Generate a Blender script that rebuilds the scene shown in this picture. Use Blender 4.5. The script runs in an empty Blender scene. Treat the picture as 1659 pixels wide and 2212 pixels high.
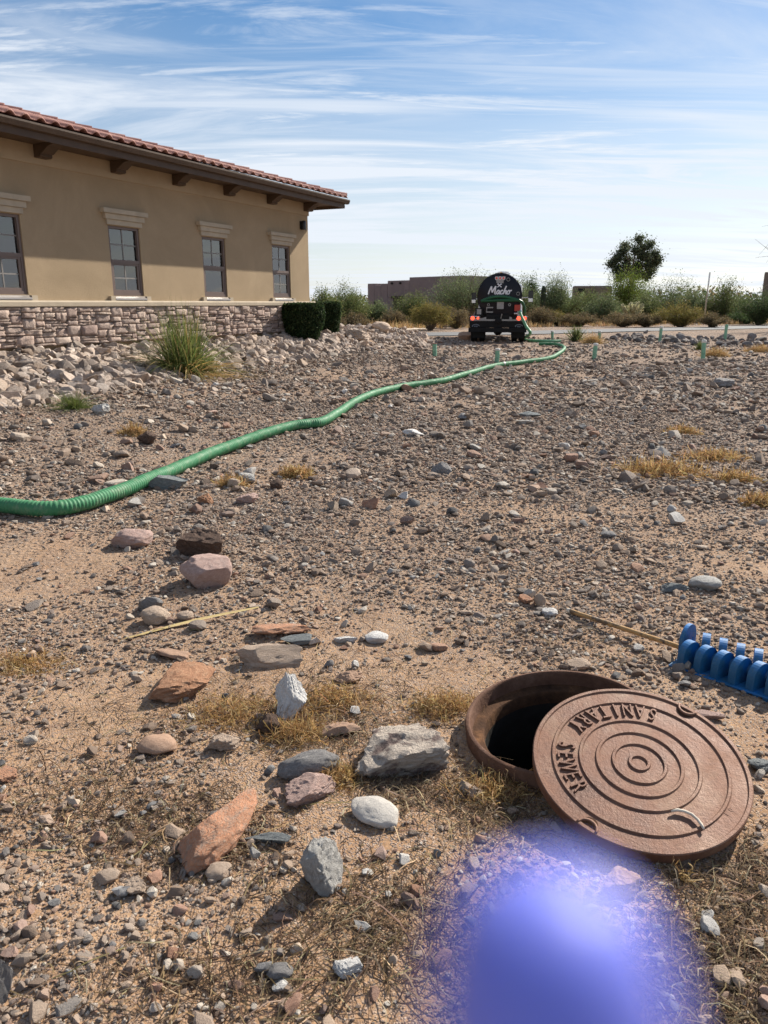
import bpy, bmesh, math, random
import numpy as np
from mathutils import Matrix, Vector

R = math.radians
rng = np.random.default_rng(7)
random.seed(7)
sc = bpy.context.scene
COL = sc.collection

# ------------------------------------------------------------------ camera, world, sun, exposure
EYE = 1.55
PITCH = R(15.18)
FPX = 1662.0                      # focal length in units of a 1659 x 2212 picture
SUN_AZ, SUN_EL = R(44.3), R(35.8)     # azimuth clockwise from +Y

cam_d = bpy.data.cameras.new("camera")
cam = bpy.data.objects.new("camera", cam_d)
COL.objects.link(cam)
cam.location = (0, 0, EYE)
cam.rotation_euler = (math.pi / 2 - PITCH, 0, 0)
cam_d.sensor_fit = 'VERTICAL'
cam_d.sensor_height = 7.6
cam_d.lens = 7.6 * FPX / 2212
cam_d.clip_start = 0.004
cam_d.clip_end = 3000
cam_d.dof.use_dof = True
cam_d.dof.focus_distance = 4.6
cam_d.dof.aperture_fstop = 1.75
sc.camera = cam
sc.render.resolution_x, sc.render.resolution_y = 768, 1024

world = bpy.data.worlds.new("World")
sc.world = world
world.use_nodes = True
wn, wl = world.node_tree.nodes, world.node_tree.links
wn.clear()


def wnode(t, **kw):
    n = wn.new(t)
    for k, v in kw.items():
        setattr(n, k, v)
    return n


def wmath(op, a, b=None, clamp=False):
    n = wnode('ShaderNodeMath', operation=op, use_clamp=clamp)
    for i, v in enumerate((a, b)):
        if v is None:
            continue
        if isinstance(v, (int, float)):
            n.inputs[i].default_value = v
        else:
            wl.new(v, n.inputs[i])
    return n.outputs[0]


sky = wnode('ShaderNodeTexSky', sky_type='NISHITA', sun_disc=False)
sky.sun_elevation = SUN_EL
sky.sun_rotation = SUN_AZ
sky.altitude = 400
sky.air_density = 1.0
sky.dust_density = 0.6
sky.ozone_density = 2.0
tc = wnode('ShaderNodeTexCoord')
sep = wnode('ShaderNodeSeparateXYZ')
wl.new(tc.outputs['Generated'], sep.inputs[0])
zc = wmath('ADD', wmath('MAXIMUM', sep.outputs[2], 0.0), 0.11)
cmb = wnode('ShaderNodeCombineXYZ')
wl.new(wmath('DIVIDE', sep.outputs[0], zc), cmb.inputs[0])
wl.new(wmath('DIVIDE', sep.outputs[1], zc), cmb.inputs[1])


def cloud_layer(rot, scale, nscale, detail, dist, lo, hi, rough=0.62, loc=(0, 0, 0)):
    mp = wnode('ShaderNodeMapping')
    mp.inputs['Rotation'].default_value = (0, 0, rot)
    mp.inputs['Scale'].default_value = scale
    mp.inputs['Location'].default_value = loc
    wl.new(cmb.outputs[0], mp.inputs[0])
    nz = wnode('ShaderNodeTexNoise')
    nz.inputs['Scale'].default_value = nscale
    nz.inputs['Detail'].default_value = detail
    nz.inputs['Roughness'].default_value = rough
    nz.inputs['Distortion'].default_value = dist
    wl.new(mp.outputs[0], nz.inputs['Vector'])
    mr = wnode('ShaderNodeMapRange', interpolation_type='SMOOTHSTEP')
    mr.inputs[1].default_value = lo
    mr.inputs[2].default_value = hi
    wl.new(nz.outputs[0], mr.inputs[0])
    return mr.outputs[0]


c1 = cloud_layer(R(8), (0.22, 0.85, 1), 1.5, 10, 1.5, 0.42, 0.68, loc=(3.1, 0.4, 0))
c2 = cloud_layer(R(14), (0.10, 1.3, 1), 2.1, 6, 0.7, 0.50, 0.68, 0.5, loc=(1.0, 2.2, 0))
c3 = cloud_layer(R(-20), (0.5, 0.8, 1), 0.55, 4, 0.3, 0.34, 0.66, loc=(4.2, 1.7, 0))
c4 = cloud_layer(R(-24), (0.30, 1.9, 1), 1.3, 11, 2.6, 0.46, 0.70, 0.66, loc=(7.3, 3.9, 0))
streak = wmath('MAXIMUM', wmath('MAXIMUM', wmath('MULTIPLY', c1, 0.85), wmath('MULTIPLY', c2, 0.75)), wmath('MULTIPLY', c4, 0.9))
body = wmath('MULTIPLY', streak, wmath('ADD', wmath('MULTIPLY', c3, 0.60), 0.45))
veil = wmath('MULTIPLY', c3, 0.22)
hz = wnode('ShaderNodeMapRange', interpolation_type='SMOOTHSTEP')
wl.new(sep.outputs[2], hz.inputs[0])
hz.inputs[1].default_value = 0.26
hz.inputs[2].default_value = 0.02
hz.inputs[3].default_value = 0.0
hz.inputs[4].default_value = 0.72
cl = wmath('ADD', wmath('MULTIPLY', body, 0.95), veil)
cl = wmath('ADD', cl, wmath('MULTIPLY', hz.outputs[0], wmath('ADD', wmath('MULTIPLY', c1, 0.7), 0.45)), clamp=True)
cl = wmath('MINIMUM', cl, 0.93)
mix = wnode('ShaderNodeMix', data_type='RGBA')
wl.new(cl, mix.inputs[0])
hsv = wnode('ShaderNodeHueSaturation')
sat = wnode('ShaderNodeMapRange', interpolation_type='SMOOTHSTEP')
wl.new(sep.outputs[2], sat.inputs[0])
for i_, v_ in enumerate((0.0, 0.30, 0.60, 1.34)): sat.inputs[i_ + 1].default_value = v_
wl.new(sat.outputs[0], hsv.inputs['Saturation'])
hsv.inputs['Value'].default_value = 1.30
wl.new(sky.outputs[0], hsv.inputs['Color'])
wl.new(hsv.outputs[0], mix.inputs[6])
mix.inputs[7].default_value = (10.2, 10.9, 11.9, 1)
bg = wnode('ShaderNodeBackground')
bg.inputs['Strength'].default_value = 0.05
wl.new(mix.outputs[2], bg.inputs['Color'])
out = wnode('ShaderNodeOutputWorld')
wl.new(bg.outputs[0], out.inputs[0])

sun_d = bpy.data.lights.new("sun", 'SUN')
sun_d.energy = 5.0
sun_d.angle = R(0.53)
sun_d.color = (1.0, 0.93, 0.82)
sun = bpy.data.objects.new("sun", sun_d)
COL.objects.link(sun)
SUNV = Vector((math.sin(SUN_AZ) * math.cos(SUN_EL), math.cos(SUN_AZ) * math.cos(SUN_EL), math.sin(SUN_EL)))
sun.rotation_euler = SUNV.to_track_quat('Z', 'Y').to_euler()
sun.location = SUNV * 60

vs = sc.view_settings
vs.view_transform = 'Standard'
vs.look = 'None'
vs.exposure = 0.75
vs.gamma = 1.0
vs.use_curve_mapping = False

# ------------------------------------------------------------------ noise and terrain


def _hash(ix, iy, iz=0, seed=0):
    h = (ix.astype(np.int64) * 374761393 + iy.astype(np.int64) * 668265263
         + np.asarray(iz).astype(np.int64) * 2147483647 + seed * 974711) & 0x7fffffff
    h = ((h ^ (h >> 13)) * 1274126177) & 0x7fffffff
    return ((h ^ (h >> 16)) & 0xffff) / 65535.0


def vnoise(x, y, seed=0):
    x = np.asarray(x, float); y = np.asarray(y, float)
    ix, iy = np.floor(x), np.floor(y)
    fx, fy = x - ix, y - iy
    fx = fx * fx * (3 - 2 * fx); fy = fy * fy * (3 - 2 * fy)
    a = _hash(ix, iy, 0, seed); b = _hash(ix + 1, iy, 0, seed)
    c = _hash(ix, iy + 1, 0, seed); d = _hash(ix + 1, iy + 1, 0, seed)
    return (a + (b - a) * fx) * (1 - fy) + (c + (d - c) * fx) * fy - 0.5


def vnoise3(p, seed=0):
    i = np.floor(p); f = p - i
    f = f * f * (3 - 2 * f)
    r = 0
    for dx in (0, 1):
        for dy in (0, 1):
            for dz in (0, 1):
                w = (f[:, 0] if dx else 1 - f[:, 0]) * (f[:, 1] if dy else 1 - f[:, 1]) * (f[:, 2] if dz else 1 - f[:, 2])
                r = r + w * _hash(i[:, 0] + dx, i[:, 1] + dy, i[:, 2] + dz, seed)
    return r - 0.5


def fbm3(p, octv=3, seed=0):
    r = 0; a = 1
    for k in range(octv):
        r = r + a * vnoise3(p * (2 ** k) + 17.3 * k, seed + k)
        a *= 0.5
    return r


WAZ = R(25.7)
U2 = np.array([math.sin(WAZ), math.cos(WAZ)])      # along the house wall, away from the camera
N2 = np.array([math.cos(WAZ), -math.sin(WAZ)])     # out of the house wall
WD = 12.0


def sstep(a, b, x):
    t = np.clip((x - a) / (b - a), 0, 1)
    return t * t * (3 - 2 * t)


def bed_edge(t):
    """distance out of the wall at which the rock bed ends"""
    return np.interp(t, [-20, 8, 10, 12.5, 16, 20, 24, 28, 33], [3.0, 3.0, 2.6, 1.9, 1.75, 1.6, 1.5, 0.6, -2.5])


RING_C = np.array([0.639, 2.50])


def ground_z(x, y):
    x = np.asarray(x, float); y = np.asarray(y, float)
    t = x * U2[0] + y * U2[1]
    s = x * N2[0] + y * N2[1] + WD            # distance out of the wall
    fade = 1 - sstep(25, 33, t)
    fade2 = 1 - sstep(21, 28, t)
    e = bed_edge(t)
    z = 0.20 * (1 - sstep(0, 1, (s - e) / 5.5)) * fade2
    bedp = np.clip((e - s) / np.maximum(e, 0.6), 0, 1)
    z = z + (0.50 * bedp ** 0.85) * fade + 0.12 * (1 - fade2) * bedp * fade
    d = np.hypot(x, y)
    near = 1 / (1 + (d / 25) ** 2)
    z = z + 0.10 * vnoise(x * .22, y * .22, 1) * (0.35 + 0.65 * sstep(5, 15, d)) * near
    z = z + (0.035 * vnoise(x * 1.1, y * 1.1, 2) + 0.02 * vnoise(x * 3.1, y * 3.1, 3) + 0.010 * vnoise(x * 9, y * 9, 4) + 0.006 * vnoise(x * 21, y * 21, 5)) * near
    rd = np.hypot(x - RING_C[0], y - RING_C[1])
    k = 1 - sstep(0.3, 0.8, rd)
    z = z * (1 - k) + k * (0.015 + 0.05 * (x - RING_C[0]) + 0.012 * vnoise(x * 12, y * 12, 6))
    return z


def gz(x, y):
    return float(ground_z(np.array([x]), np.array([y]))[0])


def pixray(x, y):
    a, b = x - 829.5, 1106 - y
    v = np.array([a, FPX * math.cos(PITCH) + b * math.sin(PITCH), b * math.cos(PITCH) - FPX * math.sin(PITCH)])
    return v / np.linalg.norm(v)


def hit(x, y):
    """where a sight line of the survey picture meets the ground"""
    d = pixray(x, y)
    ks = np.concatenate([np.arange(1.0, 12, .02), np.arange(12, 60, .1), np.arange(60, 260, 1.0)])
    X, Y, Z = d[0] * ks, d[1] * ks, EYE + d[2] * ks
    below = np.nonzero(Z < ground_z(X, Y))[0]
    i = below[0] if len(below) else len(ks) - 1
    k = ks[i]
    return Vector((d[0] * k, d[1] * k, gz(d[0] * k, d[1] * k)))


def depth_of(p):
    return p[1] * math.cos(PITCH) - (p[2] - EYE) * math.sin(PITCH)


def wpt(t, s, z):
    """house coordinates: along the wall, out of the wall, up"""
    q = t * U2 + (s - WD) * N2
    return (q[0], q[1], z)


# ------------------------------------------------------------------ building helpers


def link(o, parent=None):
    COL.objects.link(o)
    if parent is not None:
        o.parent = parent
    return o


def tag(o, label, cat=None, group=None, kind=None):
    if label: o['label'] = label
    if cat: o['category'] = cat
    if group: o['group'] = group
    if kind: o['kind'] = kind
    return o


def thing(name, label, cat, loc=(0, 0, 0), rz=0, group=None):
    o = bpy.data.objects.new(name, None)
    o.empty_display_size = 0.1
    o.location = loc
    o.rotation_euler = (0, 0, rz)
    link(o)
    return tag(o, label, cat, group)


class MB:
    def __init__(self, fn=None):
        self.v, self.f, self.fn = [], [], fn

    def add(self, vs, fs):
        n = len(self.v)
        if self.fn:
            vs = [self.fn(*p) for p in vs]
        self.v += [tuple(p) for p in vs]
        self.f += [tuple(i + n for i in f) for f in fs]
        return self

    def box(self, x0, x1, y0, y1, z0, z1, taper=0):
        k = taper
        self.add([(x0, y0, z0), (x1, y0, z0), (x1, y1, z0), (x0, y1, z0),
                  (x0 + k, y0 + k, z1), (x1 - k, y0 + k, z1), (x1 - k, y1 - k, z1), (x0 + k, y1 - k, z1)],
                 [(3, 2, 1, 0), (4, 5, 6, 7), (0, 1, 5, 4), (1, 2, 6, 5), (2, 3, 7, 6), (3, 0, 4, 7)])
        return self

    def prism(self, prof, a, b, axis='x'):
        """closed profile [(p,q)] swept from a to b along axis"""
        n = len(prof)
        def P(k, p, q):
            return {'x': (k, p, q), 'y': (p, k, q), 'z': (p, q, k)}[axis]
        vs = [P(a, *p) for p in prof] + [P(b, *p) for p in prof]
        fs = [tuple(range(n))[::-1], tuple(range(n, 2 * n))]
        fs += [(i, (i + 1) % n, n + (i + 1) % n, n + i) for i in range(n)]
        return self.add(vs, fs)

    def tube(self, pts, r, n=8, caps=True, closed=False):
        pts = [Vector(p) for p in pts]
        m = len(pts)
        rr = r if hasattr(r, '__len__') else [r] * m
        vs, fs = [], []
        ref = None
        for i, p in enumerate(pts):
            d = (pts[min(i + 1, m - 1)] - pts[max(i - 1, 0)]).normalized()
            if ref is None:
                ref = Vector((0, 0, 1)) if abs(d.z) < .9 else Vector((1, 0, 0))
            a = d.cross(ref).normalized()
            b = a.cross(d).normalized()
            ref = b
            for k in range(n):
                c = 2 * math.pi * k / n
                vs.append(p + (a * math.cos(c) + b * math.sin(c)) * rr[i])
        for i in range(m - 1):
            for k in range(n):
                k2 = (k + 1) % n
                fs.append((i * n + k, i * n + k2, (i + 1) * n + k2, (i + 1) * n + k))
        if caps:
            fs.append(tuple(range(n))[::-1])
            fs.append(tuple((m - 1) * n + k for k in range(n)))
        return self.add(vs, fs)

    def lathe(self, prof, c=(0, 0, 0), n=32, axis='z'):
        """profile [(r,h)] turned round an axis through c"""
        vs, fs = [], []
        m = len(prof)
        for r, h in prof:
            for k in range(n):
                a = 2 * math.pi * k / n
                x, y = r * math.cos(a), r * math.sin(a)
                p = {'z': (x, y, h), 'y': (x, h, y), 'x': (h, x, y)}[axis]
                vs.append((p[0] + c[0], p[1] + c[1], p[2] + c[2]))
        for i in range(m - 1):
            for k in range(n):
                k2 = (k + 1) % n
                fs.append((i * n + k, i * n + k2, (i + 1) * n + k2, (i + 1) * n + k))
        return self.add(vs, fs)

    def build(self, name, mat, parent=None, smooth=False, bevel=0, recalc=True, mesh_only=False):
        me = bpy.data.meshes.new(name)
        me.from_pydata(self.v, [], self.f)
        if recalc:
            bm = bmesh.new()
            bm.from_mesh(me)
            bmesh.ops.recalc_face_normals(bm, faces=bm.faces)
            bm.to_mesh(me)
            bm.free()
        me.materials.append(mat)
        if smooth:
            me.shade_smooth()
            if smooth == 'auto':
                me.set_sharp_from_angle(angle=R(40))
        if mesh_only:
            return me
        o = bpy.data.objects.new(name, me)
        link(o, parent)
        if parent is not None and self.fn is not None:
            o.matrix_parent_inverse = Matrix.Translation(-parent.location)
        if bevel:
            b = o.modifiers.new("bevel", 'BEVEL')
            b.width = bevel
            b.segments = 2
            b.limit_method = 'ANGLE'
        return o


def np_mesh(name, v, f, mat, parent=None, smooth=False, col=None, link_it=True):
    """v: n x 3, f: m x 3 or m x 4 arrays, col: n x 3 per vertex"""
    me = bpy.data.meshes.new(name)
    v = np.asarray(v, np.float32); f = np.asarray(f, np.int32)
    me.vertices.add(len(v)); me.vertices.foreach_set('co', v.ravel())
    k = f.shape[1]
    me.loops.add(f.size); me.loops.foreach_set('vertex_index', f.ravel())
    me.polygons.add(len(f))
    me.polygons.foreach_set('loop_start', np.arange(0, f.size, k, dtype=np.int32))
    me.update(calc_edges=True)
    if col is not None:
        ca = me.color_attributes.new("Col", 'FLOAT_COLOR', 'POINT')
        c4 = np.ones((len(v), 4), np.float32); c4[:, :3] = col
        ca.data.foreach_set('color', c4.ravel())
    if isinstance(mat, (list, tuple)):
        for m in mat: me.materials.append(m)
    elif mat is not None:
        me.materials.append(mat)
    if smooth: me.shade_smooth()
    if not link_it:
        return me
    o = bpy.data.objects.new(name, me)
    return link(o, parent)


# ------------------------------------------------------------------ materials
class NT:
    def __init__(self, name, rough=0.8, spec=0.3, metal=0.0):
        self.m = bpy.data.materials.new(name)
        self.m.use_nodes = True
        self.n, self.l = self.m.node_tree.nodes, self.m.node_tree.links
        self.b = self.n['Principled BSDF']
        self.b.inputs['Roughness'].default_value = rough
        self.b.inputs['Specular IOR Level'].default_value = spec
        self.b.inputs['Metallic'].default_value = metal
        self._tc = None

    def new(self, t, **kw):
        n = self.n.new(t)
        for k, v in kw.items(): setattr(n, k, v)
        return n

    def co(self, kind='Object'):
        if self._tc is None: self._tc = self.new('ShaderNodeTexCoord')
        return self._tc.outputs[kind]

    def noise(self, scale, detail=4, rough=.6, dist=0, vec=None, out=0):
        n = self.new('ShaderNodeTexNoise')
        n.inputs['Scale'].default_value = scale; n.inputs['Detail'].default_value = detail
        n.inputs['Roughness'].default_value = rough; n.inputs['Distortion'].default_value = dist
        self.l.new(vec if vec is not None else self.co(), n.inputs['Vector'])
        return n.outputs[out]

    def voronoi(self, scale, feature='F1', vec=None, out='Distance', rnd=1.0):
        n = self.new('ShaderNodeTexVoronoi', feature=feature)
        n.inputs['Scale'].default_value = scale
        n.inputs['Randomness'].default_value = rnd
        self.l.new(vec if vec is not None else self.co(), n.inputs['Vector'])
        return n.outputs[out]

    def ramp(self, fac, stops, interp='LINEAR'):
        n = self.new('ShaderNodeValToRGB')
        n.color_ramp.interpolation = interp
        e = n.color_ramp.elements
        while len(e) < len(stops): e.new(0.5)
        for i, (p, c) in enumerate(stops):
            e[i].position = p
            e[i].color = (c if len(c) == 4 else (*c, 1)) if hasattr(c, '__len__') else (c, c, c, 1)
        self.l.new(fac, n.inputs[0])
        return n.outputs[0]

    def mixc(self, fac, a, b, blend='MIX'):
        n = self.new('ShaderNodeMix', data_type='RGBA', blend_type=blend)
        for i, v in ((0, fac), (6, a), (7, b)):
            if isinstance(v, (int, float)): n.inputs[i].default_value = v
            elif isinstance(v, tuple): n.inputs[i].default_value = (*v[:3], 1)
            else: self.l.new(v, n.inputs[i])
        return n.outputs[2]

    def math(self, op, a, b=0.0, clamp=False):
        n = self.new('ShaderNodeMath', operation=op, use_clamp=clamp)
        for i, v in ((0, a), (1, b)):
            if isinstance(v, (int, float)): n.inputs[i].default_value = v
            else: self.l.new(v, n.inputs[i])
        return n.outputs[0]

    def maprange(self, v, a, b, c=0.0, d=1.0):
        n = self.new('ShaderNodeMapRange')
        self.l.new(v, n.inputs[0])
        for i, k in enumerate((a, b, c, d)): n.inputs[i + 1].default_value = k
        return n.outputs[0]

    def objrand(self):
        return self.new('ShaderNodeObjectInfo').outputs['Random']

    def color(self, c):
        if isinstance(c, tuple): self.b.inputs['Base Color'].default_value = (*c[:3], 1)
        else: self.l.new(c, self.b.inputs['Base Color'])
        return self

    def bump(self, h, strength=.4, dist=.01):
        n = self.new('ShaderNodeBump')
        n.inputs['Strength'].default_value = strength; n.inputs['Distance'].default_value = dist
        self.l.new(h, n.inputs['Height'])
        self.l.new(n.outputs[0], self.b.inputs['Normal'])
        return self

    def roughn(self, v):
        self.l.new(v, self.b.inputs['Roughness']); return self


def plain(name, c, rough=.6, spec=.3, metal=0, var=.12, scale=6, bump=0, bscale=60):
    t = NT(name, rough, spec, metal)
    n = t.noise(scale, 5)
    a = tuple(max(0, k * (1 - var)) for k in c); b = tuple(min(1, k * (1 + var)) for k in c)
    t.color(t.ramp(n, [(.3, a), (.7, b)]))
    if bump: t.bump(t.noise(bscale, 3), bump, .01)
    return t.m


def rock_mat(name, cols, speck=(.2, .17, .15), scale=5, bump=.5, rand=True, rough=.9):
    """cols: 3 base colours; spread by noise and from rock to rock"""
    t = NT(name, rough, .2)
    geo = t.co('Object')
    vec = geo
    if rand:
        ad = t.new('ShaderNodeVectorMath', operation='ADD')
        t.l.new(geo, ad.inputs[0])
        cb = t.new('ShaderNodeCombineXYZ')
        r = t.objrand()
        t.l.new(t.math('MULTIPLY', r, 37.0), cb.inputs[0]); t.l.new(t.math('MULTIPLY', r, 11.0), cb.inputs[1])
        t.l.new(cb.outputs[0], ad.inputs[1])
        vec = ad.outputs[0]
    n1 = t.noise(scale, 6, .65, .4, vec)
    n2 = t.noise(scale * 7, 4, .7, 0, vec)
    base = t.ramp(n1, [(.28, cols[0]), (.5, cols[1]), (.72, cols[2])])
    c = t.mixc(t.math('MULTIPLY', t.maprange(n2, .44, .66), .7), base, speck)
    c = t.mixc(t.maprange(t.noise(scale * 16, 2, .5, 0, vec), .62, .75, 0, .45), c, tuple(min(1, k * 1.5 + .05) for k in cols[2]))
    if rand:
        v = t.maprange(r, 0, 1, .55, 1.25)
        h = t.new('ShaderNodeHueSaturation')
        t.l.new(c, h.inputs['Color']); t.l.new(v, h.inputs['Value'])
        t.l.new(t.maprange(t.math('FRACT', t.math('MULTIPLY', r, 7.13)), 0, 1, .75, 1.15), h.inputs['Saturation'])
        c = h.outputs[0]
    t.color(c)
    hgt = t.math('ADD', t.math('MULTIPLY', n1, .7), t.math('MULTIPLY', n2, .5))
    t.bump(hgt, min(1.0, bump * 1.5), .03)
    return t.m


M = {}
# soil: tan desert dirt with grit and small gravel
t = NT('desert_soil', .95, .15)
o_ = t.co('Object')
big = t.noise(.35, 4, .6, .3)
mid = t.noise(2.2, 5, .65)
fine = t.noise(45, 4, .7)
soil = t.mixc(t.maprange(mid, .35, .65), (.36, .212, .116), (.455, .293, .174))
soil = t.mixc(t.maprange(fine, .35, .7, 0, .6), soil, (.20, .125, .078))
grit = t.voronoi(170, out='Color')
gs = t.new('ShaderNodeSeparateColor'); t.l.new(grit, gs.inputs[0])
gcol = t.ramp(gs.outputs[0], [(0, (.15, .12, .11)), (.3, (.30, .22, .18)), (.6, (.42, .35, .29)), (.85, (.28, .25, .25)), (1, (.55, .48, .4))])
gmask = t.math('MULTIPLY', t.maprange(gs.outputs[1], .45, .5), t.maprange(big, .32, .62, .25, 1))
soil = t.mixc(t.math('MULTIPLY', gmask, .75), soil, gcol)
# farther out the gravel cannot be told apart stone by stone: its cells take over
g2 = t.voronoi(34, out='Color')
gs2 = t.new('ShaderNodeSeparateColor'); t.l.new(g2, gs2.inputs[0])
gcol2 = t.ramp(gs2.outputs[0], [(0, (.13, .10, .085)), (.35, (.27, .20, .155)), (.65, (.34, .26, .20)), (.85, (.21, .18, .16)), (1, (.44, .36, .29))])
dist = t.new('ShaderNodeVectorMath', operation='LENGTH'); t.l.new(o_, dist.inputs[0])
far = t.maprange(dist.outputs['Value'], 2.5, 9)
m2 = t.math('MULTIPLY', t.maprange(gs2.outputs[1], .22, .3), t.math('MULTIPLY', far, t.maprange(big, .3, .55, .55, 1)))
soil = t.mixc(t.math('MULTIPLY', m2, .9), soil, gcol2)
t.color(soil)
hh = t.math('ADD', t.math('MULTIPLY', fine, .5), t.math('MULTIPLY', t.math('MULTIPLY', t.math('SUBTRACT', 1.0, t.voronoi(170)), gmask), .5))
hh = t.math('ADD', hh, t.math('MULTIPLY', t.math('MULTIPLY', t.math('SUBTRACT', .7, t.voronoi(34)), m2), 2.2))
t.bump(hh, 1.0, .016)
M['soil'] = t.m

# gravel stones, colour from stone to stone
t = NT('gravel_stone', .9, .2)
r = t.objrand()
base = t.ramp(r, [(0, (.10, .077, .062)), (.14, (.255, .183, .136)), (.28, (.185, .160, .142)), (.42, (.37, .275, .202)), (.55, (.285, .218, .17)), (.68, (.20, .185, .172)), (.78, (.33, .195, .135)), (.88, (.44, .375, .305)), (1, (.53, .485, .42))])
n = t.noise(9, 4, .7)
t.color(t.mixc(t.maprange(n, .4, .75, 0, .5), base, (.215, .16, .12)))
t.bump(n, .4, .05)
M['gravel'] = t.m

M['bed'] = rock_mat('bed_rock', [(.30, .225, .175), (.48, .38, .305), (.64, .54, .445)], (.25, .185, .145), 3, .8)
M['border'] = rock_mat('border_rock', [(.14, .115, .10), (.23, .195, .175), (.36, .31, .275)], (.12, .10, .09), 4)
M['pink'] = rock_mat('pink_granite', [(.38, .25, .21), (.47, .33, .285), (.56, .43, .37)], (.30, .20, .17), 14, .45, False)
M['choc'] = rock_mat('dark_brown_rock', [(.10, .065, .05), (.15, .10, .075), (.21, .15, .115)], (.08, .05, .04), 12, .6, False)
M['tan'] = rock_mat('tan_rock', [(.40, .30, .225), (.50, .39, .30), (.60, .49, .39)], (.31, .21, .15), 14, .45, False)
M['orange'] = rock_mat('orange_rock', [(.40, .20, .11), (.53, .29, .17), (.60, .39, .25)], (.33, .16, .10), 10, .6, False)
M['white'] = rock_mat('pale_rock', [(.62, .60, .57), (.76, .74, .705), (.86, .84, .80)], (.50, .47, .45), 10, .5, False)
M['grey'] = rock_mat('grey_rock', [(.20, .19, .185), (.29, .275, .265), (.39, .37, .35)], (.15, .14, .135), 12, .5, False)
M['cream'] = rock_mat('smooth_pale_rock', [(.44, .41, .37), (.52, .485, .435), (.59, .555, .50)], (.36, .32, .28), 9, .3, False)
M['brownsm'] = rock_mat('smooth_brown_rock', [(.30, .19, .13), (.36, .235, .165), (.42, .29, .21)], (.24, .15, .10), 12, .2, False)
M['red'] = rock_mat('red_rock', [(.32, .25, .20), (.47, .215, .12), (.55, .29, .175)], (.33, .27, .21), 6, .45, False)
M['slate'] = rock_mat('green_grey_slate', [(.13, .14, .14), (.20, .215, .215), (.30, .32, .31)], (.11, .11, .11), 10, .4, False)
M['rough'] = rock_mat('rough_grey_rock', [(.48, .465, .435), (.64, .615, .575), (.80, .77, .72)], (.34, .325, .30), 10, .9, False)
# the big boulder: pale crust broken by dark patches
t = NT('patchy_boulder', .92, .2)
n1 = t.noise(3.2, 7, .62, .35); n2 = t.noise(40, 4, .7)
c = t.mixc(t.maprange(n1, .39, .48), (.19, .14, .125), (.60, .515, .43))
c = t.mixc(t.maprange(n2, .45, .75, 0, .5), c, (.34, .275, .24))
t.color(c); t.bump(t.math('ADD', n1, t.math('MULTIPLY', n2, .5)), 1.0, .04)
M['patchy'] = t.m


# ------------------------------------------------------------------ ground
def axis_pts(segs):
    out_ = []
    for a, b, step, grow in segs:
        x = a
        while x < b:
            out_.append(x); x += step; step *= grow
    return out_


xs_r = axis_pts([(0, 1.9, .03, 1.0), (1.9, 700, .04, 1.075)])
xs = np.array(sorted(set([-x for x in xs_r[1:]] + xs_r)))
ys = np.array(sorted(set([-v for v in axis_pts([(0.35, 200, .2, 1.25)])] + axis_pts([(-.3, .9, .12, 1), (.9, 4.6, .03, 1.0), (4.6, 40, .05, 1.022), (40, 900, 1.0, 1.09)]))))
GX, GY = np.meshgrid(xs, ys)
GZ = ground_z(GX, GY)
nx, ny = len(xs), len(ys)
idx = np.arange(nx * ny).reshape(ny, nx)
quads = np.stack([idx[:-1, :-1], idx[:-1, 1:], idx[1:, 1:], idx[1:, :-1]], -1).reshape(-1, 4)
hole = (np.hypot(GX - RING_C[0], GY - RING_C[1]) < 0.285).ravel()
quads = quads[~hole[quads].any(1)]
ground = np_mesh('ground', np.stack([GX, GY, GZ], -1).reshape(-1, 3), quads, M['soil'], smooth=True)
tag(ground, 'tan desert ground of dirt and fine gravel', None, None, 'structure')

# road behind the truck, a low sheet of grey asphalt with a gravel shoulder each side
t = NT('asphalt', .8, .35)
n = t.noise(60, 4, .7)
t.color(t.mixc(t.maprange(t.noise(.5, 4), .35, .65, 0, .5), t.ramp(n, [(.3, (.10, .10, .102)), (.7, (.17, .168, .165))]), (.15, .145, .14)))
t.bump(n, .4, .01)
M['asphalt'] = t.m
M['pale_dirt'] = plain('pale_dirt', (.60, .50, .40), .95, .1, 0, .15, 3, .5, 40)


def sheet(name, left, right, dz, mat, n=60):
    """ribbon on the ground between two polylines"""
    def samp(pl):
        pl = np.array(pl); d = np.r_[0, np.cumsum(np.linalg.norm(np.diff(pl, axis=0), axis=1))]
        s = np.linspace(0, d[-1], n)
        return np.stack([np.interp(s, d, pl[:, k]) for k in (0, 1)], -1)
    a, b = samp(left), samp(right)
    k = 9
    g = np.stack([a + (b - a) * w for w in np.linspace(0, 1, k)], 1)
    gzv = ground_z(g[..., 0], g[..., 1]).max(1, keepdims=True) + dz
    P = np.concatenate([g, np.broadcast_to(gzv, g.shape[:2])[..., None]], -1).reshape(-1, 3)
    ii = np.arange(n * k).reshape(n, k)
    q = np.stack([ii[:-1, :-1], ii[1:, :-1], ii[1:, 1:], ii[:-1, 1:]], -1).reshape(-1, 4)
    return np_mesh(name, P, q, mat, smooth=True)


road = sheet('road', [(-80, 29), (-20, 35.6), (1.3, 38.0), (7.25, 40.2), (24.3, 50), (70, 84)], [(-80, 33.5), (-20, 40), (1.4, 42.2), (8.0, 45.2), (26.8, 56), (70, 90)], .03, M['asphalt'])
tag(road, 'grey asphalt road running behind the truck', None, None, 'structure')
sh = sheet('path', [(-4, 46), (1.2, 46.5), (3.5, 50), (2, 58)], [(-4, 48), (-.2, 48.5), (1.2, 51), (-1.0, 58)], .03, M['pale_dirt'])
tag(sh, 'pale dirt path leading to the adobe building', None, None, 'structure')


# ------------------------------------------------------------------ rocks
_ico = {}


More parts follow.
